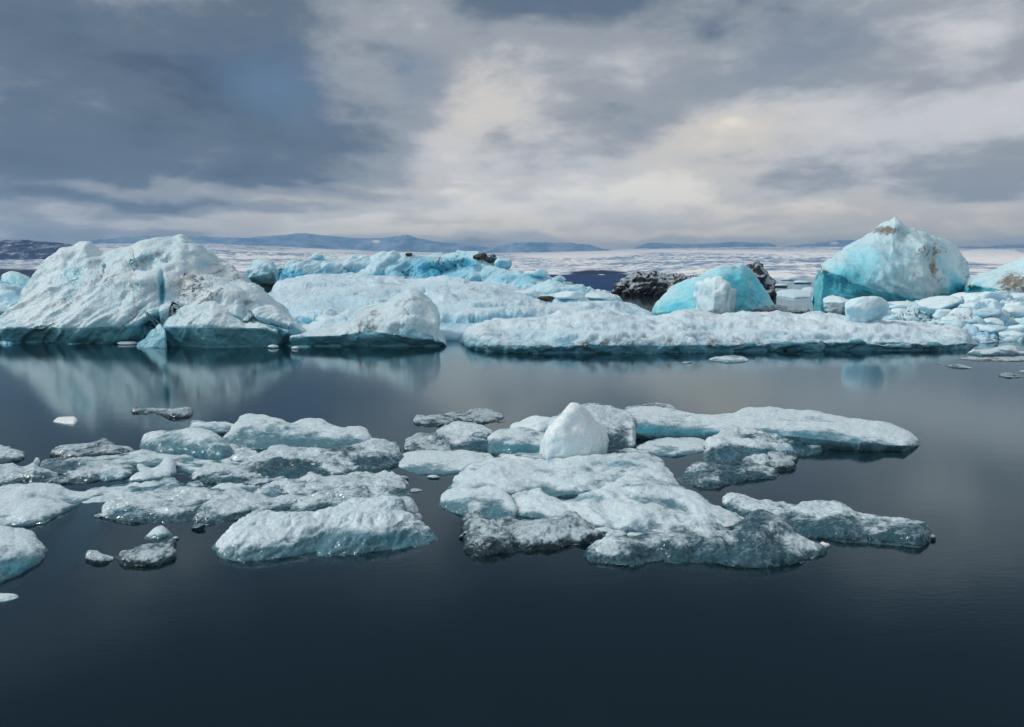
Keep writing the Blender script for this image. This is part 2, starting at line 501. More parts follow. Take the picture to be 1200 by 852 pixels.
def ice_mat(name, frost=(0.80, 0.86, 0.89, 1), body=(0.42, 0.68, 0.76, 1), deep=(0.10, 0.48, 0.60, 1), wet=(0.16, 0.36, 0.42, 1),
            dirtc=(0.10, 0.09, 0.08, 1), k=1.0, bias=0.0, contrast=0.35, rough=0.45, rough_clear=0.2, sss=0.6, sss_r=0.4, grain=0.5, gscale=18.0, foot=0.0, glint=0.0, cells=0.0, patch=0.0, vary=0.0,
            bumpd=0.10, trans=0.0, streak=0.0, spec=0.5, speck=0.0):
    """k: size of the pattern (1 = metre-sized patches)"""
    m, t, out = new_mat(name)
    tc = t.nodes.new('ShaderNodeTexCoord'); P = N(t, tc.outputs['Object'])
    oi = t.nodes.new('ShaderNodeObjectInfo'); rnd = N(t, oi.outputs['Random'])
    vm = t.nodes.new('ShaderNodeVectorMath'); vm.operation = 'ADD'
    t.links.new(P.s, vm.inputs[0]); t.links.new(combine(t, rnd * 31.0, rnd * 17.0, rnd * 7.0).s, vm.inputs[1])
    P = N(t, vm.outputs[0])
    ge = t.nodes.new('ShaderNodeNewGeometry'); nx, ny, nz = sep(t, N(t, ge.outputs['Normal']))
    big = noise(t, P, 0.55 / k, 6, 0.62, 0.4)
    med = noise(t, P, 2.6 / k, 6, 0.65, 0.2)
    fine = noise(t, P, gscale * 0.5, 5, 0.7)
    FT = attr(t, 'foot')
    W, Dt, Bl = attr(t, 'wet'), attr(t, 'dirt'), attr(t, 'blue')
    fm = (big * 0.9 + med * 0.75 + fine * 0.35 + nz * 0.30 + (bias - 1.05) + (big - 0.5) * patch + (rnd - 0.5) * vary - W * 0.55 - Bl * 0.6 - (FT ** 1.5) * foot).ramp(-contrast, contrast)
    if cells > 0:
        cr_ = sep(t, voro(t, P, gscale * 0.9, 'F1', out=1))[0]; cb_ = sep(t, voro(t, P, gscale * 0.28, 'F1', out=1))[0]
        fm = (fm + ((cr_ - 0.5) * 1.2 + (cb_ - 0.5) * 0.6) * cells).f('MINIMUM', 1.0).f('MAXIMUM', 0.0)
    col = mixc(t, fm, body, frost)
    col = mixc(t, Bl.ramp(0.15, 0.95) * (med.ramp(0.15, 0.75) * 0.5 + 0.5), col, deep)
    col = mixc(t, W.ramp(0.2, 0.9) * 0.85, col, wet)
    # grey ash in slanting layers, and the placed dirt splats, one of which paints the cave's shadow
    qx_, qy_, qz_ = sep(t, P)
    lay = noise(t, combine(t, (qx_ * .82 + qz_ * .57) * (0.4 / k), (qz_ * .82 - qx_ * .57) * (2.6 / k), qy_ * (0.4 / k)), 1.0, 6, 0.7, 0.4)
    if streak > 0:
        col = mixc(t, (lay.ramp(0.54, 0.72) * med.ramp(0.35, 0.65)) * streak, col, (0.34, 0.34, 0.34, 1))
    dm = ((lay + fine - 1.0) * 2.4 + (med - 0.5) * 1.2 + Dt * 1.0).ramp(0.25, 1.0)
    dm = dm * Dt.ramp(0.05, 0.3)
    col = mixc(t, dm * 0.9, col, dirtc)
    if speck > 0:
        sp = voro(t, P, gscale * 2.2)
        col = mixc(t, (sp.ramp(0.22, 0.08) * med.ramp(0.4, 0.7)) * speck, col, (0.12, 0.2, 0.24, 1))
    b = t.nodes.new('ShaderNodeBsdfPrincipled')
    put(t, b.inputs['Base Color'], col)
    rg = fm * (rough - rough_clear) + rough_clear
    put(t, b.inputs['Roughness'], rg.f('ADD', dm * 0.2))
    b.inputs['IOR'].default_value = 1.31
    b.inputs['Specular IOR Level'].default_value = spec
    put(t, b.inputs['Subsurface Weight'], (dm * -1.0 + 1.0) * sss)
    b.inputs['Subsurface Radius'].default_value = (0.35, 0.8, 1.0)
    b.inputs['Subsurface Scale'].default_value = sss_r
    if trans > 0:
        put(t, b.inputs['Transmission Weight'], ((fm * -1.0 + 1.0) * trans))
    g1 = bump(t, med, 0.7, bumpd * k)
    vr = voro(t, P, gscale, 'F1')
    g2 = bump(t, vr * 0.7 + fine * 0.6, grain, 0.35 / gscale, g1)
    nrm = g2
    if glint > 0:                                     # wet crystal faces, each turned its own way
        vc = voro(t, P, gscale * 0.9, 'F1', out=1)
        a = t.nodes.new('ShaderNodeVectorMath'); a.operation = 'SUBTRACT'; t.links.new(vc.s, a.inputs[0]); a.inputs[1].default_value = (.5, .5, .5)
        sc_ = t.nodes.new('ShaderNodeVectorMath'); sc_.operation = 'SCALE'; t.links.new(a.outputs[0], sc_.inputs[0]); sc_.inputs['Scale'].default_value = glint
        ad = t.nodes.new('ShaderNodeVectorMath'); ad.operation = 'ADD'; t.links.new(g2.s, ad.inputs[0]); t.links.new(sc_.outputs[0], ad.inputs[1])
        nz_ = t.nodes.new('ShaderNodeVectorMath'); nz_.operation = 'NORMALIZE'; t.links.new(ad.outputs[0], nz_.inputs[0])
        nrm = N(t, nz_.outputs[0])
    t.links.new(nrm.s, b.inputs['Normal'])
    t.links.new(b.outputs[0], out.inputs[0])
    return m

M = {}
M['berg'] = ice_mat('snowy berg ice', frost=(0.64, 0.78, 0.84, 1), body=(0.28, 0.57, 0.69, 1), wet=(0.13, 0.42, 0.53, 1), dirtc=(0.18, 0.19, 0.20, 1), k=1.6, bias=0.0, contrast=0.36,
                    gscale=7, bumpd=0.10, sss=0.4, sss_r=0.35, streak=0.6, grain=0.55, foot=0.12)
M['plateau'] = ice_mat('plateau snow', frost=(0.62, 0.80, 0.90, 1), body=(0.29, 0.60, 0.76, 1), dirtc=(0.12, 0.11, 0.10, 1), k=2.2, bias=0.06, contrast=0.40, gscale=6, bumpd=0.12, sss=0.4, streak=0.35, grain=0.6, foot=0.22)
M['low'] = ice_mat('low floe snow', frost=(0.64, 0.78, 0.86, 1), body=(0.24, 0.50, 0.64, 1), wet=(0.10, 0.36, 0.48, 1), dirtc=(0.16, 0.15, 0.14, 1), k=1.2, bias=0.08, contrast=0.40, gscale=9, bumpd=0.12, sss=0.4, streak=0.4, grain=0.65, foot=0.45)
M['blue'] = ice_mat('turquoise berg ice', frost=(0.58, 0.80, 0.89, 1), body=(0.20, 0.58, 0.76, 1), deep=(0.03, 0.38, 0.60, 1), k=3.0, bias=0.04, contrast=0.35,
                    gscale=3, bumpd=0.14, sss=0.5, sss_r=0.8, rough=0.4, rough_clear=0.22, grain=0.4)
M['glaze'] = ice_mat('glazed turquoise ice', frost=(0.62, 0.82, 0.89, 1), body=(0.28, 0.70, 0.82, 1), deep=(0.10, 0.64, 0.80, 1), wet=(0.12, 0.66, 0.82, 1), k=2.2, bias=0.10, contrast=0.38,  # deep and wet tones raised to brighten the shaded undercut face
                     gscale=5, bumpd=0.14, sss=0.8, sss_r=1.2, rough=0.35, rough_clear=0.22, grain=0.6, streak=0.3, dirtc=(0.17, 0.13, 0.095, 1))
M['chunk'] = ice_mat('white brash ice', frost=(0.74, 0.86, 0.91, 1), body=(0.38, 0.68, 0.80, 1), k=0.8, bias=0.08, contrast=0.5, gscale=9, bumpd=0.08, sss=0.5, sss_r=0.4)
M['black'] = ice_mat('ash black ice', frost=(0.42, 0.50, 0.56, 1), body=(0.014, 0.02, 0.03, 1), wet=(0.014, 0.02, 0.03, 1), k=3.5, bias=-0.18, contrast=0.08, gscale=3, bumpd=0.25, sss=0.0, rough=0.7, rough_clear=0.5)
M['milky'] = ice_mat('milky floe ice', frost=(0.63, 0.76, 0.82, 1), body=(0.14, 0.34, 0.43, 1), deep=(0.05, 0.37, 0.50, 1), wet=(0.24, 0.50, 0.58, 1), k=0.6, bias=0.03, contrast=0.24,
                     gscale=34, bumpd=0.02, sss=0.6, sss_r=0.14, rough=0.28, rough_clear=0.06, grain=0.45, foot=0.8, glint=0.4, cells=0.20, trans=0.45, patch=0.8, vary=0.16)
M['grain'] = ice_mat('granular floe ice', frost=(0.62, 0.75, 0.81, 1), body=(0.06, 0.20, 0.27, 1), deep=(0.03, 0.26, 0.40, 1), wet=(0.12, 0.30, 0.36, 1), k=0.7, bias=-0.07, contrast=0.22,
                     gscale=26, bumpd=0.025, sss=0.5, sss_r=0.08, rough=0.2, rough_clear=0.04, grain=0.45, foot=0.7, glint=0.8, cells=0.40, trans=0.6, patch=1.3, vary=0.2)
M['clear'] = ice_mat('clear dark ice', frost=(0.48, 0.60, 0.66, 1), body=(0.06, 0.15, 0.19, 1), deep=(0.04, 0.2, 0.3, 1), wet=(0.06, 0.15, 0.19, 1), k=0.4, bias=-0.14, contrast=0.20,
                     gscale=18, bumpd=0.03, sss=0.1, sss_r=0.05, rough=0.2, rough_clear=0.03, grain=0.35, trans=0.7, foot=0.4, glint=0.5, cells=0.25)
M['white'] = ice_mat('white block ice', frost=(0.80, 0.86, 0.89, 1), body=(0.62, 0.78, 0.83, 1), k=0.4, bias=0.1, contrast=0.5, gscale=30, bumpd=0.03, sss=0.8, sss_r=0.25, rough=0.35, rough_clear=0.12, grain=0.5, glint=0.35, foot=0.35, cells=0.15)
M['shelf'] = ice_mat('submerged ice', frost=(0.50, 0.66, 0.72, 1), body=(0.30, 0.50, 0.58, 1), wet=(0.30, 0.50, 0.58, 1), k=0.25, contrast=0.2, gscale=12, sss=0.0)

def rock_mat():
    m, t, out = new_mat('volcanic grit')
    tc = t.nodes.new('ShaderNodeTexCoord'); P = N(t, tc.outputs['Object'])
    n1 = noise(t, P, 3.0, 6, 0.7)
    b = t.nodes.new('ShaderNodeBsdfPrincipled')
    put(t, b.inputs['Base Color'], mixc(t, n1.ramp(0.35, 0.7), (0.02, 0.018, 0.016, 1), (0.13, 0.11, 0.095, 1)))
    b.inputs['Roughness'].default_value = 0.9
    t.links.new(bump(t, n1, 0.8, 0.1).s, b.inputs['Normal']); t.links.new(b.outputs[0], out.inputs[0])
    return m
M['rock'] = rock_mat()

def water_mat():
    m, t, out = new_mat('lagoon water')
    tc = t.nodes.new('ShaderNodeTexCoord'); P = N(t, tc.outputs['Object'])
    r1 = noise(t, mapping(t, P, (0.7, 1.6, 1)), 1.0, 3, 0.5, 0.3)
    r2 = noise(t, mapping(t, P, (6, 14, 1)), 1.0, 3, 0.55, 0.2)
    big = noise(t, mapping(t, P, (0.05, 0.09, 1)), 1.0, 3, 0.5, 0.4)
    b1 = bump(t, r1, 0.14, 0.012)
    b2 = bump(t, r2, 0.25, 0.0035, b1)
    fr = t.nodes.new('ShaderNodeFresnel'); fr.inputs['IOR'].default_value = 1.70
    t.links.new(b2.s, fr.inputs['Normal'])
    gl = t.nodes.new('ShaderNodeBsdfAnisotropic' if False else 'ShaderNodeBsdfGlossy')
    put(t, gl.inputs['Roughness'], big.ramp(0.35, 0.65) * 0.035 + 0.065)
    gl.inputs['Color'].default_value = (0.80, 0.945, 1, 1)
    t.links.new(b2.s, gl.inputs['Normal'])
    tr = t.nodes.new('ShaderNodeBsdfTransparent'); tr.inputs[0].default_value = (0.80, 0.93, 0.96, 1)
    df = t.nodes.new('ShaderNodeBsdfDiffuse'); df.inputs[0].default_value = (0.012, 0.036, 0.045, 1)   # rock flour in the water
    m1 = t.nodes.new('ShaderNodeMixShader'); m1.inputs[0].default_value = 0.28
    t.links.new(tr.outputs[0], m1.inputs[1]); t.links.new(df.outputs[0], m1.inputs[2])
    m2 = t.nodes.new('ShaderNodeMixShader'); t.links.new(fr.outputs[0], m2.inputs[0])
    t.links.new(m1.outputs[0], m2.inputs[1]); t.links.new(gl.outputs[0], m2.inputs[2])
    t.links.new(m2.outputs[0], out.inputs['Surface'])
    va = t.nodes.new('ShaderNodeVolumeAbsorption'); va.inputs[0].default_value = (0.05, 0.42, 0.52, 1); va.inputs[1].default_value = 1.1
    t.links.new(va.outputs[0], out.inputs['Volume'])
    return m

def ground_mat(name, kind):
    m, t, out = new_mat(name)
    tc = t.nodes.new('ShaderNodeTexCoord'); P = N(t, tc.outputs['Object'])
    ge = t.nodes.new('ShaderNodeNewGeometry'); nx, ny, nz = sep(t, N(t, ge.outputs['Normal']))
    b = t.nodes.new('ShaderNodeBsdfPrincipled'); b.inputs['Roughness'].default_value = 0.85
    if kind == 'bed':
        col = mixc(t, noise(t, P, 0.2, 5, 0.6), (0.01, 0.016, 0.02, 1), (0.03, 0.04, 0.045, 1))
    elif kind == 'glacier':
        big = noise(t, P, 0.0016, 5, 0.6, 0.6); med = noise(t, mapping(t, P, (0.012, 0.010, 0.02), rot=(0, 0, 0.25)), 1.0, 7, 0.72, 0.8)
        fine = noise(t, mapping(t, P, (0.06, 0.04, 0.06)), 1.0, 6, 0.78)
        f = (big * 0.8 + med * 0.8 + fine * 1.1 - 1.33).ramp(-0.11, 0.11)
        col = mixc(t, f, (0.16, 0.27, 0.42, 1), (0.82, 0.84, 0.85, 1))
        sn = attr(t, 'snow')
        col = mixc(t, (sn + (med - 0.5) * 0.8).ramp(0.35, 0.75), col, (0.82, 0.83, 0.84, 1))
        mr = attr(t, 'moraine')
        col = mixc(t, (mr + (med - 0.5) * 1.0 + (fine - 0.5) * 0.6).ramp(0.45, 0.62), col, (0.022, 0.04, 0.085, 1))
    elif kind == 'mountain':
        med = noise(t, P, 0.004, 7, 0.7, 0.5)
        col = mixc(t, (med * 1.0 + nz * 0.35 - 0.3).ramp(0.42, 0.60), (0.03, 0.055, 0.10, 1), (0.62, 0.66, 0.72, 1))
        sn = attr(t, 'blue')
        col = mixc(t, 0.7, col, (0.11, 0.29, 0.50, 1))  # blue of the distant air mixed into the rock and snow colour
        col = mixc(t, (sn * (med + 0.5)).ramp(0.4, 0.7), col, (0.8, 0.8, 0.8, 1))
    elif kind == 'hill':
        med = noise(t, mapping(t, P, (0.05, 0.02, 0.08), rot=(0, 0, 0.3)), 1.0, 7, 0.78, 0.6)
        col = mixc(t, (med + nz * 0.12).ramp(0.60, 0.76), (0.022, 0.06, 0.14, 1), (0.36, 0.44, 0.54, 1))
    elif kind == 'bank':
        med = noise(t, P, 0.25, 6, 0.7)
        col = mixc(t, med.ramp(0.35, 0.7), (0.014, 0.04, 0.12, 1), (0.03, 0.08, 0.19, 1))
    put(t, b.inputs['Base Color'], col)
    if kind in ('glacier', 'mountain', 'hill', 'bank'):
        b.inputs['Specular IOR Level'].default_value = 0.1
    t.links.new(b.outputs[0], out.inputs[0])
    return m

# ------------------------------------------------------------------ setting: water, lake bed, glacier, hills, mountains
def box(name, lo, hi, mat):
    V = [(x, y, z) for z in (lo[2], hi[2]) for y in (lo[1], hi[1]) for x in (lo[0], hi[0])]
    Fc = [(0, 2, 3, 1), (4, 5, 7, 6), (0, 1, 5, 4), (2, 6, 7, 3), (0, 4, 6, 2), (1, 3, 7, 5)]
    o = mesh_obj(name, V, Fc, mat, smooth=False, loc=np.zeros(3))
    return o
tag(box('lagoon_water', (-2500, -60, -7.5), (2500, 1800, 0.0), water_mat()), None, None, kind='structure')
V = [(-12000, -300, -8), (12000, -300, -8), (12000, 14000, -8), (-12000, 14000, -8)]
tag(mesh_obj('lake_bed', V, [(0, 1, 2, 3)], ground_mat('lake bed silt', 'bed'), loc=np.zeros(3)), None, None, kind='structure')

def glacier():
    na, nr = 520, 260
    az = np.radians(np.linspace(-46, 46, na)); r = 420 * (22.0 ** np.linspace(0, 1, nr))
    A, R = np.meshgrid(az, r, indexing='ij')
    X, Y = R * np.sin(A), R * np.cos(A)
    PX = 600 + F * np.tan(A)
    P = np.stack([X.ravel(), Y.ravel(), np.zeros(X.size)], -1)
    # skyline row of the ice plain for every column, reached about 7 km out
    top = np.interp(PX, [-300, 0, 100, 250, 450, 560, 700, 800, 900, 1000, 1100, 1200, 1500], [287, 287, 288, 288, 297, 299, 296, 293, 292, 291, 293, 293, 290])
    zt = 4 + (318 - top) / F * 7000
    shore = 560 + 160 * fbm(P / 300.0, 3, 4).reshape(X.shape) + np.interp(PX, [0, 300, 620, 760, 900, 1200], [200, 0, 120, 160, 0, 0])
    q = np.clip((Y - shore) / (7000 - shore), 0, 1.4)
    Z = zt * q ** 1.15 + np.where(Y < shore, (Y - shore) * 0.03, 0)
    amp = np.clip((Y - shore) / 1500, 0, 1)
    n1 = fbm(P / 450.0, 5, 8).reshape(X.shape); n2 = fbm(P / 60.0, 4, 12, 0.6, True).reshape(X.shape)
    Z = Z + amp * (n1 * 10 + n2 * 5.0) + np.clip((Y - shore) / 60, 0, 1) * (n2 * 1.4 + 1.2)
    V = np.stack([X, Y, Z], -1).reshape(-1, 3)
    i = np.arange(na - 1)[:, None] * nr; j = np.arange(nr - 1)[None]
    Q = np.stack([i + j, i + nr + j, i + nr + j + 1, i + j + 1], -1).reshape(-1, 4)
    qx, qy = project(V)
    snow = splats(qx, qy, [(385, 293, 70, 5, 0.8), (690, 298, 60, 4, 0.9), (640, 300, 50, 3, 0.6), (800, 294, 120, 3, 0.7), (950, 297, 120, 3, 0.6), (1150, 298, 60, 8, 0.9), (1170, 305, 40, 8, 0.7), (700, 305, 120, 4, 0.25), (150, 283, 50, 3, .5)])
    mor = splats(qx, qy, [(0, 325, 130, 12, 1.0), (700, 321, 50, 6, 0.9), (945, 302, 50, 1.6, 0.5), (60, 300, 90, 3, 0.5), (200, 300, 120, 10, 0.25)])
    o = mesh_tris('glacier', V, Q, np.zeros((0, 3), int), ground_mat('glacier ice field', 'glacier'), {'snow': snow, 'moraine': mor}, loc=np.zeros(3))
    tag(o, None, None, kind='structure')
glacier()

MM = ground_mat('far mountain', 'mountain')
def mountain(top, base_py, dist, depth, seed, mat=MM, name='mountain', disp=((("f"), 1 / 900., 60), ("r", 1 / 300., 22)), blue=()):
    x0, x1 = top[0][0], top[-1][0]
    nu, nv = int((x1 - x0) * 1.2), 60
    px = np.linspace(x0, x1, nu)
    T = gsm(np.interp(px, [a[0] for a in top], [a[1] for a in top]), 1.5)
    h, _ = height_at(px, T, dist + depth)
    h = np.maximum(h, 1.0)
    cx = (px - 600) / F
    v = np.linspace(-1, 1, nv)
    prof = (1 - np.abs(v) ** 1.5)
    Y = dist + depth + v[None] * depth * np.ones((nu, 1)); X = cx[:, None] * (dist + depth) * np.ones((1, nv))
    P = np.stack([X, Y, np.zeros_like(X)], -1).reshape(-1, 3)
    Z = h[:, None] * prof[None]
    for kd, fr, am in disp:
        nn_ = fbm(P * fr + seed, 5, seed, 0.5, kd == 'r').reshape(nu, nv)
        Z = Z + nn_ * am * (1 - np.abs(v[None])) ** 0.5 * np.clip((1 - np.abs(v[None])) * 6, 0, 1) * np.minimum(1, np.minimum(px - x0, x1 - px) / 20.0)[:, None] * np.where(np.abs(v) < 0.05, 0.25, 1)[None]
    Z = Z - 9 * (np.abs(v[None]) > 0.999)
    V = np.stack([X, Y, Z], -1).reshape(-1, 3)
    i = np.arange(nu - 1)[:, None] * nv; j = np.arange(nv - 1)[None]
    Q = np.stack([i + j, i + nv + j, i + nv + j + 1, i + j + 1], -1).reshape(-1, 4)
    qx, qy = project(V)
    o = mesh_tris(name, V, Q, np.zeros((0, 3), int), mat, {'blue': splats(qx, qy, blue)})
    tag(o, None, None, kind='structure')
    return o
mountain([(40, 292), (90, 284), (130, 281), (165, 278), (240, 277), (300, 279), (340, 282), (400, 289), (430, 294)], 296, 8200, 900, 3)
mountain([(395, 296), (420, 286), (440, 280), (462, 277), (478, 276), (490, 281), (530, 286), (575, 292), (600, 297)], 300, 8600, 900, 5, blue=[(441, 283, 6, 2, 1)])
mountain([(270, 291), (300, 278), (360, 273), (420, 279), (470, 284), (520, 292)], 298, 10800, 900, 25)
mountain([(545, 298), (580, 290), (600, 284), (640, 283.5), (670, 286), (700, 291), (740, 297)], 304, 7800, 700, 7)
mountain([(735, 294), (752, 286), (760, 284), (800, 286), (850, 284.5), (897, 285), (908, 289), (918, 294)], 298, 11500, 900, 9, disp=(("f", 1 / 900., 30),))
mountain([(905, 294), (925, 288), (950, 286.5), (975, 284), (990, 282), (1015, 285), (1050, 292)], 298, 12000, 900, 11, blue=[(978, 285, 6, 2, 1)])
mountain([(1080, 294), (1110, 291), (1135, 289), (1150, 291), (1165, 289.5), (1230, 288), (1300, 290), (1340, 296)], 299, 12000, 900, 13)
HM = ground_mat('moraine hill', 'hill')
mountain([(-160, 300), (-90, 288), (0, 283), (30, 282), (60, 283), (88, 287), (112, 294), (140, 304)], 320, 1500, 260, 15, HM, 'hill', disp=(("f", 1 / 120., 8), ("r", 1 / 40., 4)))

BK = ground_mat('dark blue bank', 'bank')
def bank(pts, seed):
    """a low sheet of dark blue ground, given by its outline on the water"""
    P = np.array([on_plane(x, y)[:2] for x, y in pts], float)
    c = P.mean(0)
    k = 240
    cum = np.r_[0, np.cumsum(np.hypot(*np.diff(np.vstack([P, P[:1]]), axis=0).T))]
    s = np.linspace(0, cum[-1], k, endpoint=False); PP = np.vstack([P, P[:1]])
    ring = np.stack([np.interp(s, cum, PP[:, 0]), np.interp(s, cum, PP[:, 1])], -1)
    rows = [(1.0, -0.6), (0.985, 0.0), (0.95, 0.5), (0.85, 0.9), (0.6, 1.1), (0.3, 1.3), (0.02, 1.3)]
    V = np.vstack([np.c_[c + (ring - c) * a, np.full(k, z) + (0 if z < 0 else 1) * 0.35 * fbm(np.c_[ring * a / 8.0, np.full(k, a * 5)], 3, seed)] for a, z in rows])
    nr_ = len(rows)
    i = np.arange(nr_ - 1)[:, None] * k; j = np.arange(k)[None]; jn = (j + 1) % k
    Q = np.stack([i + j, i + jn, i + k + jn, i + k + j], -1).reshape(-1, 4)
    o = mesh_tris('dark_bank', V, Q, np.zeros((0, 3), int), BK, {})
    tag(o, None, None, kind='structure')
bank([(600, 332), (660, 339), (730, 341), (800, 338), (810, 327), (760, 322.5), (620, 322.5)], 1)
bank([(-200, 346), (60, 344), (110, 336), (120, 325), (60, 322.5), (-200, 322.5)], 2)

# air between here and the mountains
def haze():
    m, t, out = new_mat('haze')
    pv = t.nodes.new('ShaderNodeVolumePrincipled')
    pv.inputs['Color'].default_value = (0.36, 0.64, 1.0, 1); pv.inputs['Density'].default_value = HAZE_DENSITY
    pv.inputs['Anisotropy'].default_value = 0.2
    t.links.new(pv.outputs[0], out.inputs['Volume'])
    o = box('haze', (-12500, -400, -9), (12500, 14200, 520), m)
    tag(o, None, None, kind='stuff')
haze()

# ------------------------------------------------------------------ the far row of icebergs
G_BERG = 'large icebergs across the back of the lagoon'
def ice(label, cat, group, mat, top, bot, name='iceberg', **kw):
    o = loft(name, M[mat], top, bot, **kw)
    tag(o, label, cat, group)
    return o

# big white berg on the left, banded with ash
big_berg = ice('largest white iceberg on the left, slanting grey ash bands and a twin pointed ridge', 'iceberg', G_BERG, 'berg',
    [(-14, 392), (0, 381), (20, 360), (45, 328), (62, 308), (80, 296), (96, 292), (108, 287), (116, 291), (125, 296), (140, 293), (165, 291), (180, 284), (197, 280), (208, 280), (219, 276.5),
     (230, 281), (245, 291), (262, 302), (276, 307), (290, 316), (303, 331), (318, 350), (330, 364), (345, 376), (356, 386), (362, 396)],
    [(-14, 401), (10, 403), (190, 403), (260, 404), (330, 405), (362, 406)],
    D=7.5, n=1.25, nb=1.4, back=0.7, crease=[(-14, 385), (100, 383), (165, 381), (190, 368), (240, 365), (280, 370), (362, 392)], inset=0.9,
    disp=[('f', 0.20, 0.22), ('s', 0.34, 0.42), ('c', 0.16, 0.30), ('s', 1.4, 0.06), ('c', 0.6, 0.07), ('f', 4.0, 0.04)], sm=1.0, res=1.1, nv=170, seed=3,
    humps=[(180, 385, 14, 10, -1.3), (200, 368, 16, 7, -0.7), (289, 368, 6, 14, -0.45), (270, 346, 22, 7, 0.2), (190, 338, 2.2, 16, -0.55), (193, 300, 8, 5, -0.5), (168, 308, 14, 7, -0.5), (150, 330, 40, 8, 0.3), (225, 340, 40, 18, 0.35)],
    dirt=[(130, 325, 30, 9, 0.42), (95, 350, 28, 8, 0.35), (70, 362, 16, 7, 0.4), (185, 300, 30, 9, 0.3), (150, 308, 25, 6, 0.3), (182, 380, 13, 6, 0.85), (222, 350, 14, 3, 0.55), (290, 354, 9, 4, 0.8), (200, 365, 9, 4, 0.7), (275, 320, 14, 16, 0.35), (12, 375, 10, 14, 0.3), (60, 388, 80, 6, 0.25)],  # strongest splat greys the carved front hollow
    blue=[(85, 320, 16, 22, 0.45), (173, 303, 14, 5, 0.5), (190, 342, 4, 22, 0.8), (230, 305, 30, 12, 0.25)], key='big')
ice('rounded pale ice dome floating in front of the largest white iceberg', 'iceberg', G_BERG, 'berg',
    [(186, 398), (190, 380), (198, 368), (212, 360), (232, 354), (252, 354), (266, 360), (278, 369), (288, 376), (296, 374), (305, 373), (315, 378), (326, 384), (328, 390), (332, 398)],
    [(186, 405), (250, 408), (332, 406)], D=3.2, n=1.8, back=0.8, crease=[(186, 384), (330, 385)], inset=0.35,
    disp=[('f', 0.5, 0.22), ('p', 0.8, 0.14), ('f', 4, 0.05)], sm=1.0, res=1.3, nv=120, seed=11, blue=[(262, 394, 8, 8, 0.4)])
ice('narrow tilted ice wedge wedged left of the rounded dome at the waterline', 'iceberg', G_BERG, 'berg',
    [(160, 404), (170, 398), (178, 390), (184, 380), (190, 379), (195, 388), (196, 402)], [(160, 407), (196, 408)], D=1.3, n=1.4, back=0.6, wetz=1.3, blue=[(178, 395, 30, 20, 0.4)],
    disp=[('p', 1.2, 0.12), ('f', 3, 0.06)], sm=0.6, res=1.5, nv=70, seed=12)
G_BIT = 'small bits of ice floating near the far bergs'
for (px, py, w, h, lab) in ((320, 408, .55, .25, 'small white ice bit floating right of the rounded dome'), (346, 409, .38, .18, 'tiny white ice bit below the low shelf, the second from the dome'),
                            (149, 403.5, 1.1, .22, 'thin white ice bit at the foot of the largest white iceberg')):
    x, y, _ = on_plane(px, py); tag(chunk('ice_chunk', M['chunk'], (x, y, 0), w, w * .7, h, seed=px, cuts=6, sub=3), lab, 'ice chunk', G_BIT)

ice('pointed pale iceberg with smooth lit right face, between the big berg and the long floe', 'iceberg', G_BERG, 'berg',
    [(332, 392), (345, 386), (360, 381), (380, 372), (395, 372), (410, 364), (425, 362), (440, 358), (452, 352), (463, 346), (473, 341), (483, 337.5), (492, 344), (502, 355), (510, 363), (513, 372), (513, 385), (520, 396), (524, 402)],
    [(332, 406), (380, 407), (520, 407), (524, 407)], D=4.5, n=1.5, back=0.8, crease=[(332, 396), (400, 393), (430, 386), (470, 394), (524, 402)], inset=0.5,
    disp=[('f', 0.4, 0.25), ('p', 0.5, 0.30), ('f', 3, 0.06)], sm=0.8, res=1.3, nv=130, seed=21,
    humps=[(430, 384, 14, 7, -0.5), (480, 365, 18, 16, 0.25), (505, 392, 8, 10, -0.3)],
    dirt=[(437, 385, 12, 4, 0.75), (440, 367, 6, 4, 0.6), (425, 378, 10, 5, 0.4)], blue=[(470, 395, 30, 9, 0.5), (360, 400, 30, 6, 0.4)])

plateau = ice('broad snow covered ice plateau behind the pointed pale iceberg', 'iceberg', G_BERG, 'plateau',
    [(290, 372), (300, 352), (312, 345), (330, 332), (350, 327), (370, 323), (395, 322), (430, 322), (450, 326), (480, 329), (520, 328), (545, 331), (580, 335), (605, 340), (625, 346), (650, 347), (690, 349), (720, 352), (745, 360), (764, 366), (775, 374)],
    [(290, 398), (560, 398), (640, 393), (775, 384)], D=24, n=1.15, nb=2, back=0.25,
    disp=[('f', 0.12, 0.35), ('f', 0.5, 0.22), ('r', 0.35, 0.18), ('p', 0.3, 0.25), ('f', 2.5, 0.07)], sm=1.0, res=1.1, nv=170, seed=31,
    humps=[(620, 366, 45, 6, 0.45), (560, 373, 90, 3, -0.6), (360, 378, 22, 4, -0.9), (380, 371, 28, 5, 0.5), (700, 357, 40, 3, 0.35), (660, 352, 80, 2.5, -0.25), (600, 357, 60, 2.5, -0.4), (490, 340, 60, 5, 0.2)],
    dirt=[(640, 353, 5, 4, 0.9), (637, 350, 4, 3, 0.9), (652, 375, 4, 2, 0.8), (540, 338, 60, 7, 0.32), (430, 349, 60, 7, 0.15), (690, 362, 40, 4, .25)],
    blue=[(360, 379, 26, 5, 0.9), (600, 372, 55, 3, 0.6), (555, 377, 60, 3, 0.5), (480, 375, 60, 8, 0.25)], key='plateau')
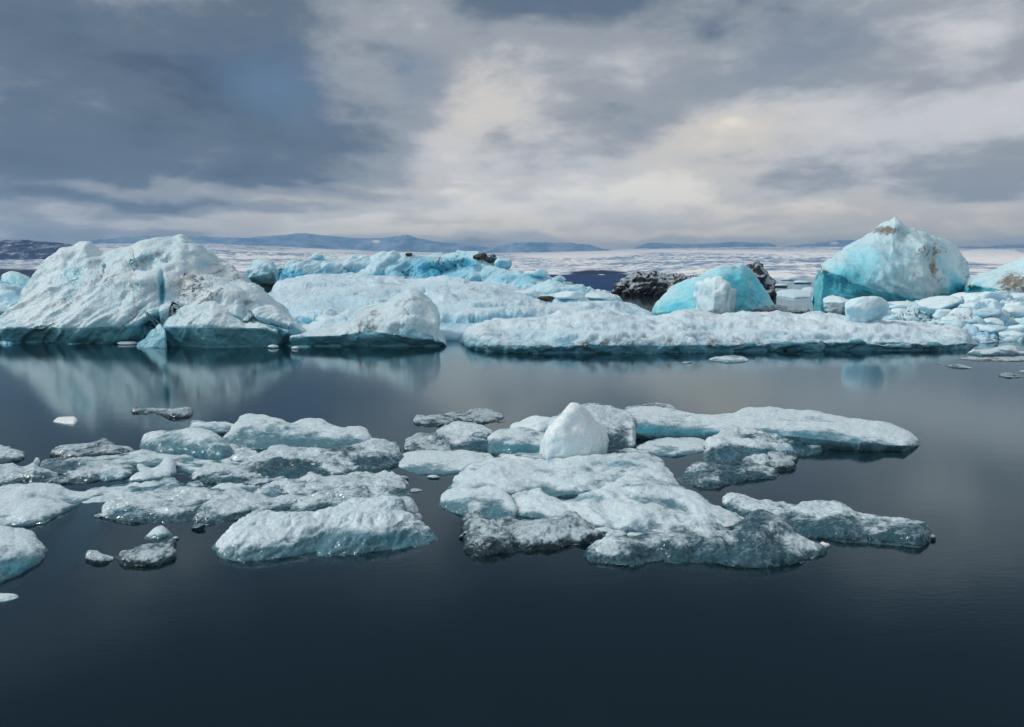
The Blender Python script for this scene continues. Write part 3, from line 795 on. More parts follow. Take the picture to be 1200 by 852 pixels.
blue_ridge = ice('jagged turquoise ice ridge stretching behind the snow plateau', 'iceberg', G_BERG, 'blue',
    [(318, 338), (322, 325), (328, 313), (340, 309), (352, 304), (362, 303), (378, 303), (395, 302), (412, 303), (430, 302), (450, 300), (462, 297), (475, 296), (490, 299), (510, 300), (530, 297.5), (548, 301), (565, 302), (580, 308), (597, 316),
     (612, 320), (640, 326), (665, 333), (690, 340), (712, 346), (730, 352)],
    [(318, 352), (520, 352), (650, 358), (730, 361)], D=9, n=1.3, back=0.6,
    disp=[('f', 0.13, 0.9), ('p', 0.25, 1.0), ('p', 0.6, 0.22), ('s', 0.8, 0.25), ('f', 2.0, 0.08)], sm=0.8, res=1.25, nv=130, seed=41,
    humps=[(478, 318, 10, 10, -0.9), (515, 310, 14, 7, 0.9), (545, 312, 12, 6, -0.6), (410, 312, 26, 4, 0.4)],
    dirt=[(479, 299, 5, 2.5, 1.0), (480, 316, 7, 9, 0.55), (500, 303, 6, 3, 0.3)],
    blue=[(500, 316, 45, 14, 0.75), (340, 322, 22, 9, 0.6), (400, 322, 60, 5, 0.55), (600, 325, 50, 10, 0.45), (670, 345, 40, 6, 0.5), (550, 308, 14, 6, 0.5)], key='blueridge')
ice('pale block of ice with a dark cave below, left end of the turquoise ridge', 'iceberg', G_BERG, 'blue',
    [(288, 338), (292, 315), (297, 305), (306, 302), (314, 304), (320, 307), (324, 316), (326, 330)], [(288, 354), (326, 354)], D=5, n=2.2, back=0.7,
    crease=[(288, 326), (326, 318)], inset=3.0, disp=[('f', 0.3, 0.4), ('p', 0.5, 0.5), ('f', 2, 0.1)], sm=0.8, res=1.5, nv=90, seed=43, dirt=[(316, 334, 14, 9, 0.6)], blue=[(310, 335, 20, 12, 0.6)])  # dirt splat here paints the cave's shadow into the ice colour
for (px, py, w, h, lab, mt) in ((373, 304, 2.0, 1.35, 'small turquoise ice block perched on the turquoise ridge, its left half', 'blue'),
                            (590, 312, 2.4, 1.7, 'rounded turquoise ice block perched on the right slope of the turquoise ridge', 'blue'),
                            (630, 325, 2.6, 1.4, 'flat topped pale ice block low on the right slope of the turquoise ridge', 'blue'),
                            (577, 305, 1.8, 1.4, 'translucent grey ice block beside the brown dirt heap on the ridge', 'clear'),
                            (655, 329, 1.8, .9, 'small white ice block at the right foot of the turquoise ridge', 'chunk')):
    p = surface_at('blueridge', px, py)
    tag(chunk('ice_block', M[mt], p, w, w * .8, h, seed=px, cuts=8, sub=4), lab, 'ice block', 'loose ice blocks on the turquoise ridge')
for (px, py, w, h, lab) in ((562, 303, 2.0, 1.1, 'brown heap of dirt and rock on the crest of the turquoise ridge'), (479, 299, 1.1, .5, 'black rock debris on the highest point of the turquoise ridge')):
    p = surface_at('blueridge', px, py)
    tag(chunk('rock_heap', M['rock'], p, w, w, h, seed=px, cuts=10, sub=4, rough=0.16), lab, 'rock', 'dirt heaps on the ice')
for (px, py, w, h, lab) in ((640, 352, 1.7, .45, 'dark brown rock heap on the snow plateau near its right end'), (652, 375, .6, .18, 'small brown rock patch at the back edge of the long floe')):
    p = surface_at('plateau', px, py)
    tag(chunk('rock_heap', M['rock'], p, w, w * .6, h, seed=px, cuts=10, sub=4, rough=0.16), lab, 'rock', 'dirt heaps on the ice')
for (px, py, w, h, lab) in ((615, 345, 2.6, .8, 'low white pointed ice block on the plateau, left of the dark rock heap'), (668, 345, 3.0, .8, 'low rounded ice block on the back of the plateau right of the dark rock heap'), (702, 346, 3.4, .9, 'low glassy ice block at the right end of the plateau')):
    p = surface_at('plateau', px, py + 3)
    tag(chunk('ice_block', M['chunk'], p, w, w * .8, h, seed=px, cuts=7, sub=4), lab, 'ice block', 'low ice blocks on the plateau')

long_floe = ice('long low snow covered ice floe with dark undercut front edge', 'ice floe', 'long flat floes', 'low',
    [(538, 394), (541, 383), (548, 378), (565, 376), (600, 375), (640, 374), (655, 368), (680, 365.5), (705, 366), (725, 368), (745, 370), (780, 369), (800, 367), (830, 372), (860, 371), (880, 369), (905, 369), (930, 371), (955, 369), (975, 372), (1000, 374),
     (1030, 376), (1060, 378), (1090, 383), (1115, 387), (1135, 391), (1145, 396), (1147, 402)],
    [(538, 405), (545, 411), (620, 415), (700, 414.5), (800, 414), (900, 412), (1000, 411.5), (1100, 411), (1135, 410), (1147, 406)],
    D=9, n=1.7, back=0.5, crease=[(538, 404), (620, 407), (700, 404), (800, 405), (900, 403), (1000, 401), (1147, 404)], inset=0.12,
    disp=[('f', 0.18, 0.35), ('c', 0.35, 0.16), ('f', 0.8, 0.16), ('c', 1.0, 0.10), ('r', 0.9, 0.06), ('f', 3.2, 0.06)], sm=1.0, res=1.2, nv=140, seed=51,
    humps=[(800, 392, 300, 4, 0.12), (820, 384, 70, 3, -0.18), (680, 384, 80, 3, -0.15), (980, 384, 80, 3, 0.15), (570, 398, 25, 8, 0.15)],
    dirt=[(568, 401, 25, 5, 0.35), (700, 402, 60, 4, 0.35), (620, 404, 30, 3, .4), (850, 400, 60, 4, 0.35), (960, 396, 60, 5, 0.25), (867, 373, 9, 3, 0.6), (760, 398, 60, 5, 0.3)],
    blue=[(560, 408, 30, 4, 0.5), (700, 378, 90, 4, 0.2)], key='longfloe')

ice('smooth turquoise ice dome standing behind the long floe', 'iceberg', G_BERG, 'glaze',
    [(764, 360), (768, 353), (780, 343), (795, 333), (810, 325), (825, 319), (842, 313), (857, 309.5), (868, 311), (877, 317), (886, 329), (895, 341), (903, 352), (908, 361)],
    [(764, 369), (840, 371), (908, 366)], D=6, n=1.9, back=0.8, disp=[('f', 0.22, 0.35), ('c', 0.25, 0.25), ('c', 0.8, 0.07), ('f', 2.5, 0.05)], sm=1.0, res=1.4, nv=120, seed=61,
    humps=[(868, 338, 4, 22, 0.35), (885, 352, 10, 10, -0.3)], blue=[(878, 342, 26, 30, 0.95), (790, 364, 24, 10, 0.8), (825, 345, 50, 24, 0.6), (850, 330, 20, 16, 0.3)], dirt=[(884, 355, 7, 5, .5)])
ice('faceted pale ice boulder sitting on the long floe in front of the turquoise dome', 'ice block', 'ice blocks round the tall peaked iceberg', 'chunk',
    [(804, 358), (808, 345), (816, 336), (826, 331), (838, 327.5), (845, 328), (852, 335), (859, 344), (864, 350), (867, 357)],
    [(804, 365), (815, 371), (835, 375), (850, 375), (861, 370), (867, 362)], D=2.4, n=2.2, back=1.0, disp=[('f', 0.5, 0.12), ('c', 0.5, 0.16), ('f', 4, 0.02)], sm=0.6, smb=0.8, res=1.8, nv=110, seed=63, zoff=0.30, name='ice_block')
ice('tall black ash covered ice behind the right side of the turquoise dome', 'iceberg', G_BERG, 'black',
    [(868, 326), (873, 314), (882, 312.5), (893, 311), (897, 316), (900, 325), (904, 332), (908, 340), (910, 348)], [(868, 352), (910, 352)], D=5, n=2.0, back=0.8,
    disp=[('f', 0.2, 0.6), ('c', 0.3, 0.7), ('f', 1.5, 0.15)], sm=0.6, res=1.6, nv=90, seed=65)
ice('low black and white streaked iceberg on the water left of the turquoise dome', 'iceberg', G_BERG, 'black',
    [(720, 341), (723, 333), (730, 329), (745, 327), (755, 328), (772, 326), (785, 327.5), (800, 326), (820, 327), (836, 330), (845, 339)], [(720, 347), (780, 346.5), (845, 346)], D=8, n=1.8, back=0.6,
    disp=[('f', 0.12, 0.6), ('c', 0.18, 0.8), ('s', 0.3, 0.8), ('c', 0.5, 0.3), ('f', 1.0, 0.15)], sm=0.6, res=1.5, nv=90, seed=67)

ice('tall peaked turquoise iceberg with brown dirt stains, undercut below', 'iceberg', G_BERG, 'glaze',
    [(951, 352), (952.5, 338), (955, 318), (962, 309), (975, 300), (990, 289), (1005, 279), (1020, 269), (1032, 261), (1043, 253), (1049, 256), (1056, 263), (1068, 268), (1085, 275), (1098, 280), (1112, 288), (1122, 297), (1129, 305), (1134, 313), (1136, 322), (1137, 332)],
    [(951, 356), (1000, 357), (1080, 357), (1125, 354), (1137, 346)], D=11, n=1.35, nb=1.6, back=0.5,
    crease=[(951, 330), (955, 314), (975, 320), (1000, 331), (1030, 341), (1060, 348), (1085, 351), (1105, 343), (1137, 320)], inset=0.9,
    disp=[('f', 0.12, 0.3), ('c', 0.16, 0.36), ('f', 0.7, 0.07), ('c', 0.5, 0.12), ('r', 0.9, 0.06), ('f', 3, 0.05)], sm=0.7, res=1.6, nv=170, seed=71,
    humps=[(990, 335, 22, 14, -0.5)],
    dirt=[(1036, 270, 14, 5, 0.85), (1042, 269, 6, 4, 0.8), (1062, 281, 7, 9, 0.5), (1078, 295, 12, 6, 0.4), (1092, 300, 8, 14, 0.6), (1094, 316, 5, 7, 0.95), (1105, 290, 12, 8, 0.4), (1100, 327, 12, 4, 0.5), (1070, 322, 3, 3, 0.6), (1125, 312, 5, 8, 0.3)],
    blue=[(985, 335, 36, 22, 0.95), (1040, 352, 40, 9, 0.8), (1118, 335, 14, 14, 0.6), (1010, 300, 26, 22, 0.35), (1050, 305, 30, 25, 0.25)], key='rightberg')
ice('white iceberg with a black ash patch, cut off by the right edge', 'iceberg', G_BERG, 'glaze',
    [(1124, 346), (1127, 336), (1133, 329), (1145, 322), (1158, 317), (1168, 312), (1180, 306), (1195, 299), (1210, 294), (1240, 292), (1262, 305), (1280, 335)],
    [(1124, 356), (1200, 358), (1280, 356)], D=8, n=1.6, back=0.7, crease=[(1124, 344), (1130, 333), (1160, 338), (1190, 350), (1280, 350)], inset=2.0,
    disp=[('f', 0.15, 0.6), ('p', 0.3, 0.4), ('f', 1.2, 0.15)], sm=0.8, res=1.4, nv=110, seed=73, dirt=[(1190, 328, 14, 8, 0.95), (1200, 338, 12, 8, 0.7), (1175, 335, 10, 6, 0.4)], blue=[(1142, 342, 18, 10, 0.7), (1165, 350, 20, 7, 0.5)])

# jumble of brash ice on the right
pile = ice('heaped base of snowy brash ice right of the long floe', 'ice floe', 'long flat floes', 'plateau',
    [(985, 376), (1000, 370), (1020, 366), (1045, 365), (1060, 361), (1085, 357), (1105, 354), (1130, 351), (1160, 350), (1200, 350), (1260, 352), (1290, 362)],
    [(985, 385), (1060, 392), (1140, 401), (1200, 400), (1290, 398)], D=26, n=1.1, back=0.3,
    disp=[('f', 0.25, 0.4), ('c', 0.5, 0.45), ('c', 1.1, 0.22), ('f', 2, 0.12)], sm=1, res=1.4, nv=150, seed=81, key='pile',
    blue=[(1100, 388, 30, 5, .5), (1165, 385, 25, 8, 0.4), (1190, 392, 15, 5, .6)], humps=[(1120, 380, 25, 8, 0.4), (1085, 372, 25, 4, -0.4), (1180, 372, 30, 5, 0.5)])
def on(key, px, py): return surface_at(key, px, py)
G_J = 'lumps of brash ice in the jumble on the right'
for (px, py, w, h, lab) in ((1014, 377, 2.5, 1.9, 'large rounded white ice boulder at the back of the long floe, left of the jumble'),
                            (984, 366, 3.4, 2.2, 'pointed pale ice block below the left foot of the tall peaked iceberg'),
                            (1052, 363, 5.2, 1.1, 'low flat ice block at the foot of the tall peaked iceberg'),
                            (1100, 362, 3.2, 1.4, 'white ice block at the right foot of the tall peaked iceberg')):
    if px in (984,): x, y, _ = on_plane(px, 366); p = (x, y, 0)
    elif px == 1014: p = on('longfloe', px, 376)
    else: p = on('pile', px, py)
    tag(chunk('ice_block', M['chunk'], p, w, w * .85, h, seed=px, cuts=10, sub=5), lab, 'ice block', 'ice blocks round the tall peaked iceberg')
rs = random.Random(5)
ORD = 'first second third fourth fifth sixth seventh eighth ninth tenth eleventh twelfth'.split()
ROWS = (('back', [(1112, 355), (1131, 354), (1146, 353), (1158, 352), (1170, 351), (1184, 350), (1196, 352)]),
        ('second', [(1036, 368), (1054, 367), (1072, 364), (1088, 362), (1120, 362), (1136, 361), (1152, 360), (1166, 360), (1180, 359), (1192, 360)]),
        ('middle', [(1044, 376), (1066, 375), (1084, 372), (1104, 371), (1124, 370), (1142, 369), (1158, 370), (1174, 369), (1188, 368)]),
        ('fourth', [(1096, 380), (1116, 379), (1134, 378), (1150, 379), (1164, 379), (1178, 378), (1194, 377)]),
        ('front', [(1130, 388), (1148, 389), (1164, 388), (1180, 387), (1194, 388), (1186, 396)]))
for r, (row, spots) in enumerate(ROWS):
    for i, (px, py) in enumerate(spots):
        p = on('pile', px, py); w = rs.uniform(0.9, 1.9) * (1.15 - 0.07 * r) * (1.3 if rs.random() < 0.2 else 1)
        tag(chunk('brash_lump', M['chunk' if rs.random() < .75 else 'plateau'], p, w, w * rs.uniform(.7, 1.1), w * rs.uniform(.38, .65), seed=200 + i + 20 * r, cuts=14, sub=4, rough=0.09, sink=0.45, soft=0.04),
            '%s white lump from the left in the %s row of the brash ice jumble' % (ORD[i], row), 'ice lump', G_J)
# ice round the teal pool behind
ice('flat pale ice floe lying on the teal pool left of the tall peaked iceberg', 'ice floe', 'flat floes on the teal pool', 'plateau', [(905, 344), (915, 340), (930, 339), (945, 341), (952, 346)], [(905, 346), (930, 350), (952, 348)], hf=0.5, n=2,
    disp=[('f', 0.3, 0.2), ('f', 1, .1)], sm=0.6, res=1.5, nv=50, seed=83)
ice('small rounded pale floe on the far side of the teal pool', 'ice floe', 'flat floes on the teal pool', 'plateau', [(936, 341), (942, 337), (950, 336), (957, 340)], [(936, 343), (950, 345), (957, 343)], hf=0.6, n=2, disp=[('f', 0.3, 0.2)], sm=0.6, res=2, nv=40, seed=84)
ice('dark teal ice ledge at the foot of the turquoise dome', 'ice floe', 'flat floes on the teal pool', 'clear', [(876, 362), (884, 352), (892, 350), (902, 356), (915, 360), (935, 362), (950, 364)], [(876, 368), (915, 368), (950, 367)], hf=0.6, n=2,
    disp=[('f', 0.3, 0.3), ('c', 0.6, .2)], sm=0.6, res=1.5, nv=50, seed=85)

# left edge
ice('smooth rounded turquoise ice block peeking out behind the largest iceberg on the left', 'iceberg', G_BERG, 'glaze', [(2, 330), (6, 322), (14, 318.5), (24, 319), (35, 323), (44, 329), (46, 336)], [(2, 350), (46, 350)], D=5, n=2, back=0.9,
    disp=[('f', 0.2, 0.3), ('p', 0.4, .2)], sm=0.8, res=1.6, nv=70, seed=91, blue=[(25, 335, 30, 15, .6)])
ice('low turquoise iceberg at the left edge, left of the largest iceberg', 'iceberg', G_BERG, 'blue', [(-40, 346), (-20, 335), (0, 331), (10, 333), (20, 337), (30, 343), (38, 350), (45, 362)], [(-40, 372), (45, 374)], D=7, n=1.6, back=0.8,
    disp=[('f', 0.2, 0.5), ('p', 0.4, .5), ('f', 1.5, .12)], sm=0.8, res=1.4, nv=90, seed=93, blue=[(15, 350, 30, 14, .5)])

# small far floes on open water
G_SF = 'small floes on the open water below the far bergs'
for (lab, mt, top, bot, hf) in (
    ('white two humped floe on the water at the right edge, under the brash jumble', 'milky', [(1133, 414), (1140, 409), (1155, 409), (1170, 406), (1182, 404), (1190, 406), (1194, 411), (1210, 413)], [(1133, 415), (1150, 417), (1180, 417), (1210, 416)], .7),
    ('dark flat ice sheet just in front of the white two humped floe', 'clear', [(1124, 420), (1140, 418.5), (1170, 418), (1205, 418)], [(1124, 421), (1150, 424.5), (1180, 424), (1205, 423)], .3),
    ('thin dark ice sliver left of the others near the end of the long floe', 'clear', [(1094, 426), (1100, 425), (1105, 426)], [(1094, 426.6), (1100, 427), (1105, 426.6)], .4),
    ('dark narrow ice floe with a white rim near the right edge', 'clear', [(1107, 429), (1116, 427), (1126, 426), (1136, 429), (1139, 431)], [(1107, 430), (1125, 432), (1139, 432)], .4),
    ('small dark ice floe at the right edge, nearest the camera of the far small floes', 'clear', [(1170, 440), (1178, 437), (1190, 438), (1197, 440), (1205, 441)], [(1170, 441), (1182, 443), (1205, 442.5)], .4),
    ('grey ice sliver touching the right edge beside the small dark floe', 'milky', [(1190, 435), (1198, 433.5), (1215, 434)], [(1190, 435.5), (1200, 437), (1215, 437)], .4),
    ('lone pale oval floe in front of the long floe', 'milky', [(829, 421), (838, 418), (850, 416.8), (862, 417), (872, 419), (878, 422)], [(829, 422.5), (850, 425.5), (870, 425), (878, 423)], .4),
    ('dark shadowy ice sliver left of the lone pale oval floe', 'clear', [(796, 424.5), (802, 423.5), (810, 424.5)], [(796, 425), (803, 426.4), (810, 425.2)], .3),
    ('small white ice piece floating at the right end of the long floe', 'milky', [(1148, 401), (1156, 400), (1164, 398.5), (1167, 400.5)], [(1148, 402), (1158, 402.5), (1167, 401.6)], .6)):
    ice(lab, 'ice floe', G_SF, mt, top, bot, name='ice_floe', hf=hf, n=2.2, disp=[('f', 1.2, 0.06), ('f', 4, 0.03)], sm=0.6, smb=0.5, res=2.0, nv=50, seed=int(top[0][0]) % 97)
# scattered far bergy bits in front of the glacier
G_FB = 'far small bergs before the glacier'
FBL = ['', 'tiny distant white berg on the dark water right of the turquoise ridge', 'tiny distant white berg just above the black streaked iceberg', 'longest tiny white berg right of the tall black ice, before the glacier',
       'tiny white berg nearest the tall peaked iceberg, on its left', 'tiny distant white berg showing right of the tall peaked iceberg', 'smallest tiny white berg right of the tall black ice', '']
for i, (px, py, w, h) in enumerate([(655, 330, 7, 3), (705, 322, 8, 2), (775, 321.5, 10, 2), (925, 327, 8, 2), (940, 331, 6, 1.5), (1140, 326, 8, 2.5), (912, 335, 5, 1.2), (80, 327, 7, 1.4)]):
    if i in (0, 7): continue
    x, y, _ = on_plane(px, py + 1.5)
    tag(chunk('far_berg', M['plateau'], (x, y, 0), w, w * .8, h, seed=400 + i, cuts=7, sub=3), FBL[i], 'iceberg', G_FB)

# ------------------------------------------------------------------ the near drift ice
G_F = 'ice floes drifting in the foreground'
def floe(label, mat, top, bot, hf=0.5, seed=0, rough=1.0, shelf=None, name='ice_floe', **kw):
    k = dict(n=2.4, ragged=3.0 if mat in ('grain', 'clear') else 2.0, back=0.35, under=0.8, flare=0.45, sm=1.6, smb=1.6, res=1.5, nv=90, seed=seed)
    gr = mat in ('grain', 'clear')
    k['disp'] = [('f', 1.4, 0.07 * rough), ('c', 1.0, (0.06 if gr else 0.035) * rough), ('f', 3, 0.02 * rough), ('c', 3.0, (0.016 if gr else 0.010) * rough), ('c', 9, (0.005 if gr else 0.003) * rough), ('f', 18, 0.004 * rough)]
    k.update(kw)
    o = loft(name, M[mat], top, bot, hf=hf * 0.76, **k)
    tag(o, label, 'ice floe', G_F)
    if shelf:
        st, sb, zt = shelf
        s = loft('submerged_shelf', M['shelf'], st, sb, hf=0.25, n=2, back=0.3, under=1.0, sm=2, smb=2, res=1.0, nv=40, seed=seed + 1, disp=[('f', 1.2, 0.12), ('f', 5, 0.04)], parent=o, zoff=zt)
        co = np.empty(len(s.data.vertices) * 3, np.float32); s.data.vertices.foreach_get('co', co); co = co.reshape(-1, 3)
        q = (co[:, 1].max() - co[:, 1]) / np.ptp(co[:, 1])
        co[:, 2] -= 0.75 * q ** 1.3; s.data.vertices.foreach_set('co', co.ravel()); s.data.update()       # the ramp of ice goes down into the dark
    return o

# -- left group, back to front
floe('dark narrow ice slab with pale left end, alone at the back of the left group', 'clear', [(153, 480), (156, 475.5), (166, 476), (180, 478), (200, 479), (218, 478.5), (226, 481)], [(153, 482), (170, 485), (200, 488), (220, 487), (226, 485)], hf=0.55, seed=101, rough=.7)
floe('small lone white ice lump left of the dark narrow slab', 'white', [(62, 494), (68, 490), (78, 488), (88, 487), (91, 490)], [(62, 495), (75, 497), (88, 498), (91, 495)], hf=0.6, seed=102, rough=.5)
floe('white ice cap at the very back of the left group', 'milky', [(220, 500), (224, 493), (235, 491), (250, 493), (265, 495), (278, 499), (282, 504)], [(220, 505), (250, 508), (282, 508)], hf=0.6, seed=103)
floe('double humped smooth white floe, longest at the back of the left group', 'milky', [(258, 514), (268, 506), (276, 497), (283, 488), (296, 486), (312, 487), (330, 492), (341, 497), (352, 493), (366, 490), (378, 492), (388, 497), (402, 501), (421, 499.5), (432, 505), (441, 514)],
     [(258, 522), (300, 527), (360, 526), (420, 524), (441, 521)], hf=0.62, seed=104, n=1.5, blue=[(330, 512, 60, 8, .35)], crease=None)
floe('smooth pale block floe with a turquoise foot, left of the double humped floe', 'milky', [(163, 522), (165, 514), (170, 507), (180, 504.5), (200, 504), (218, 502.5), (235, 503), (250, 506), (264, 513), (273, 522), (276, 532)],
     [(163, 527), (190, 532), (230, 537), (262, 541), (276, 538)], hf=0.72, seed=105, n=2.4, blue=[(225, 530, 45, 9, .55)])
floe('thin clear ice sheet with a small upright splinter at the back left', 'clear', [(59, 531), (62, 526), (78, 523), (98, 521), (112, 519), (120, 515), (126, 514), (131, 518), (140, 524), (158, 527)], [(59, 536), (90, 538), (130, 534), (158, 530)], hf=0.4, seed=106)
floe('flat smooth pale sheet of ice with nothing on it, back left', 'milky', [(92, 538), (110, 531), (140, 529), (180, 529), (215, 530.5), (232, 534)], [(92, 541), (120, 545), (160, 546), (205, 544), (225, 539), (232, 536)], hf=0.15, seed=107, rough=.4, n=3)
floe('grey translucent ice sheet left of the flat pale sheet', 'grain', [(44, 548), (50, 540), (70, 538), (100, 537), (125, 539), (145, 545), (160, 549)], [(44, 560), (70, 568), (100, 565), (140, 560), (160, 552)], hf=0.3, seed=108, rough=.7)
floe('low pale hump resting against the grey translucent sheet', 'milky', [(102, 560), (115, 551), (132, 547), (150, 546), (156, 550)], [(102, 563), (125, 565), (145, 562), (156, 557)], hf=0.5, seed=109)
floe('pale wedge of ice with a raised right tip, middle of the left group', 'milky', [(149, 561), (160, 556), (175, 550), (190, 544), (198, 539), (204, 541), (207, 552)], [(149, 565), (175, 566), (200, 563), (207, 558)], hf=0.6, seed=110)
floe('small grey wedge at the left edge, farthest back there', 'grain', [(-20, 524), (0, 522), (12, 523), (22, 528), (29, 532)], [(-20, 541), (5, 543), (20, 540), (29, 535)], hf=0.45, seed=111)
floe('crusty white lump of granular ice at the left edge', 'grain', [(-20, 548), (0, 543), (15, 541), (30, 545), (40, 541), (46, 546), (58, 551), (66, 557), (72, 563)], [(-20, 573), (20, 574), (50, 571), (72, 568)], hf=0.6, seed=112, blue=())
o = floe('glinting crystals of grey ice behind the crystalline ridge, left group', 'grain', [(258, 532), (266, 524), (276, 521), (290, 524), (300, 530), (303, 537)], [(258, 540), (280, 545), (303, 543)], hf=0.5, seed=113)
floe('widest crystalline grey blue floe in the middle of the left group', 'grain', [(276, 552), (282, 543), (295, 537), (310, 530), (323, 526), (345, 528), (370, 527), (393, 529), (412, 525), (430, 521), (449, 520), (465, 522), (474, 530)],
     [(276, 557), (310, 563), (360, 563), (410, 560), (445, 552), (474, 542)], hf=0.45, seed=114, n=1.6, blue=[(340, 555, 60, 7, .5), (440, 540, 30, 8, .3)])
floe('low crystalline floe with dark glassy left tip, left group', 'grain', [(224, 560), (228, 552), (240, 546), (262, 544), (290, 546), (315, 550), (336, 556)], [(224, 564), (250, 568), (300, 569), (336, 563)], hf=0.4, seed=115, blue=[(260, 562, 30, 4, .5)])
floe('long crystalline floe with snowy bumps behind the biggest floe of the left group', 'grain', [(290, 576), (300, 570), (318, 566), (340, 566), (358, 569), (375, 561), (400, 556), (425, 553), (445, 557), (465, 561), (478, 570)],
     [(290, 581), (320, 584), (370, 585), (430, 580), (478, 577)], hf=0.45, seed=116, n=1.6)
floe('granular grey floe with dark blue left end', 'grain', [(119, 600), (126, 592), (140, 583), (160, 577), (185, 574), (210, 572), (235, 573), (255, 578), (270, 586)], [(119, 607), (140, 611), (180, 613), (230, 611), (270, 604)], hf=0.4, seed=117, blue=[(140, 600, 25, 8, .6)], n=1.5)
floe('granular grey floe with a pale waterline rim, before the dark ended one', 'grain', [(223, 614), (228, 602), (240, 594), (255, 585), (274, 579), (295, 582), (320, 584), (345, 580), (364, 585)],
     [(223, 619), (240, 618), (275, 613), (320, 608), (364, 596)], hf=0.42, seed=118, n=1.6, blue=[(290, 606, 50, 6, .4)])
floe('snowy humped floe just behind the biggest floe of the left group', 'grain', [(326, 602), (335, 595), (352, 585), (375, 577), (398, 572), (415, 566), (432, 561.5), (446, 562), (458, 569), (474, 574), (484, 582), (491, 594)],
     [(326, 606), (380, 612), (450, 614), (491, 606)], hf=0.6, seed=119, n=1.5, dirt=(), rough=.9)
floe('biggest granular pale blue floe, front of the left group', 'milky', [(248, 640), (254, 633), (264, 624), (275, 615), (290, 608), (302, 600), (309, 599), (322, 602), (340, 605), (356, 604), (375, 598), (395, 592), (410, 587), (436, 582), (455, 584), (471, 588), (480, 601), (488, 615), (500, 618), (508, 622), (514, 632)],
     [(248, 643), (258, 652), (275, 657), (300, 657), (355, 653), (410, 649), (450, 646), (493, 640), (514, 635)], hf=0.62, seed=120, n=1.35, res=1.8, nv=130,
     disp=[('f', 1.2, 0.09), ('c', 1.0, 0.06), ('f', 4, 0.03), ('c', 4, 0.02), ('p', 14, 0.010), ('f', 22, 0.008)], blue=[(460, 632, 50, 10, .5), (350, 645, 90, 6, .35)], under=0.6,
     humps=[(430, 605, 40, 6, .05), (470, 612, 12, 6, -.06)])
floe('snow white flat floe with a pointed right tip at the left edge', 'milky', [(-40, 575), (0, 571), (20, 568), (40, 566), (60, 565.5), (72, 567), (77, 574), (95, 576), (115, 575), (127, 578)],
     [(-40, 617), (0, 618), (30, 617), (52, 614), (75, 602), (95, 590), (115, 583), (127, 581)], hf=0.3, seed=121, n=2.6, res=1.8,
     shelf=([(0, 606), (60, 592), (90, 582), (130, 576), (156, 584)], [(0, 622), (55, 626), (100, 614), (140, 598), (156, 590)], -0.03))
floe('rounded turquoise edged floe at the left edge, nearest the camera there', 'milky', [(-50, 622), (-20, 617), (5, 615), (25, 616), (38, 620), (48, 630), (57, 641)], [(-50, 690), (0, 684), (25, 675), (45, 662), (57, 648)], hf=0.4, seed=122, n=2.2, res=1.8, blue=[(20, 665, 40, 12, .6)])
floe('thin white ice sliver at the left edge, lowest in the water', 'milky', [(-40, 704), (-10, 699), (8, 697), (22, 698)], [(-40, 712), (-10, 710), (10, 706), (22, 700)], hf=0.3, seed=123, rough=.5)
floe('small pale shard floating below the dark ended granular floe', 'milky', [(169, 629), (178, 622), (186, 616), (190, 614), (196, 619), (203, 624)], [(169, 631), (185, 632), (203, 627)], hf=0.5, seed=124, rough=.6)
floe('jagged clear black ice shard with a bright tip, alone below the left group', 'clear', [(126, 650), (140, 646), (155, 643), (162, 639), (175, 638), (190, 637), (197, 637), (203, 633), (207, 643)], [(126, 654), (145, 660), (170, 664), (185, 664), (195, 659), (207, 653)], hf=0.5, seed=125, sm=0.7, smb=0.7, res=2.2, rough=1.2)
floe('small clear ice knob joined end to end with the jagged black shard', 'clear', [(99, 652), (104, 648), (112, 647), (120, 648), (134, 651)], [(99, 657), (108, 661), (120, 662), (134, 657)], hf=0.6, seed=126, res=2.2)

# -- right group, back to front
floe('dark thin wavy ice sheet alone at the back of the right group', 'clear', [(484, 490), (500, 487), (520, 486), (540, 485), (565, 481), (578, 480), (590, 488), (593, 492)], [(484, 496), (510, 499), (550, 496), (593, 494)], hf=0.35, seed=131, rough=.8)
floe('small white cap of ice behind the upright white block, its left side', 'chunk', [(598, 502), (604, 495), (615, 490), (630, 488), (645, 490), (654, 496), (655, 505)], [(598, 508), (630, 511), (655, 509)], hf=0.7, seed=132)
floe('snowy white floe piled behind the upright white block', 'grain', [(640, 500), (655, 486), (668, 479), (685, 474), (700, 473), (715, 477), (730, 483), (742, 490), (746, 510)], [(640, 530), (690, 535), (746, 526)], hf=0.65, seed=133, n=1.6, rough=.9)
floe('long smooth white floe with tapering right end, back of the right group', 'milky', [(716, 503), (718, 494), (724, 486), (732, 481), (745, 478), (760, 477), (785, 479.5), (805, 484), (825, 488), (845, 487), (860, 485), (868, 480), (880, 478), (900, 478), (930, 480), (956, 482), (985, 487), (1010, 491), (1032, 494), (1052, 500), (1066, 506), (1076, 512), (1079, 518)],
     [(716, 512), (750, 516), (800, 516), (850, 517), (900, 521), (956, 527), (1010, 530), (1060, 530), (1079, 525)], hf=0.55, seed=134, n=1.9, res=1.6, nv=110, crease=[(716, 506), (780, 508), (850, 508), (930, 511), (1000, 519), (1079, 523)], inset=0.12,
     blue=[(755, 504, 45, 8, .9), (820, 508, 40, 6, .7), (930, 510, 80, 8, .65), (1020, 521, 50, 5, .4)], disp=[('f', 0.8, 0.08), ('p', 1.5, 0.03), ('f', 5, 0.02), ('f', 16, 0.008)])
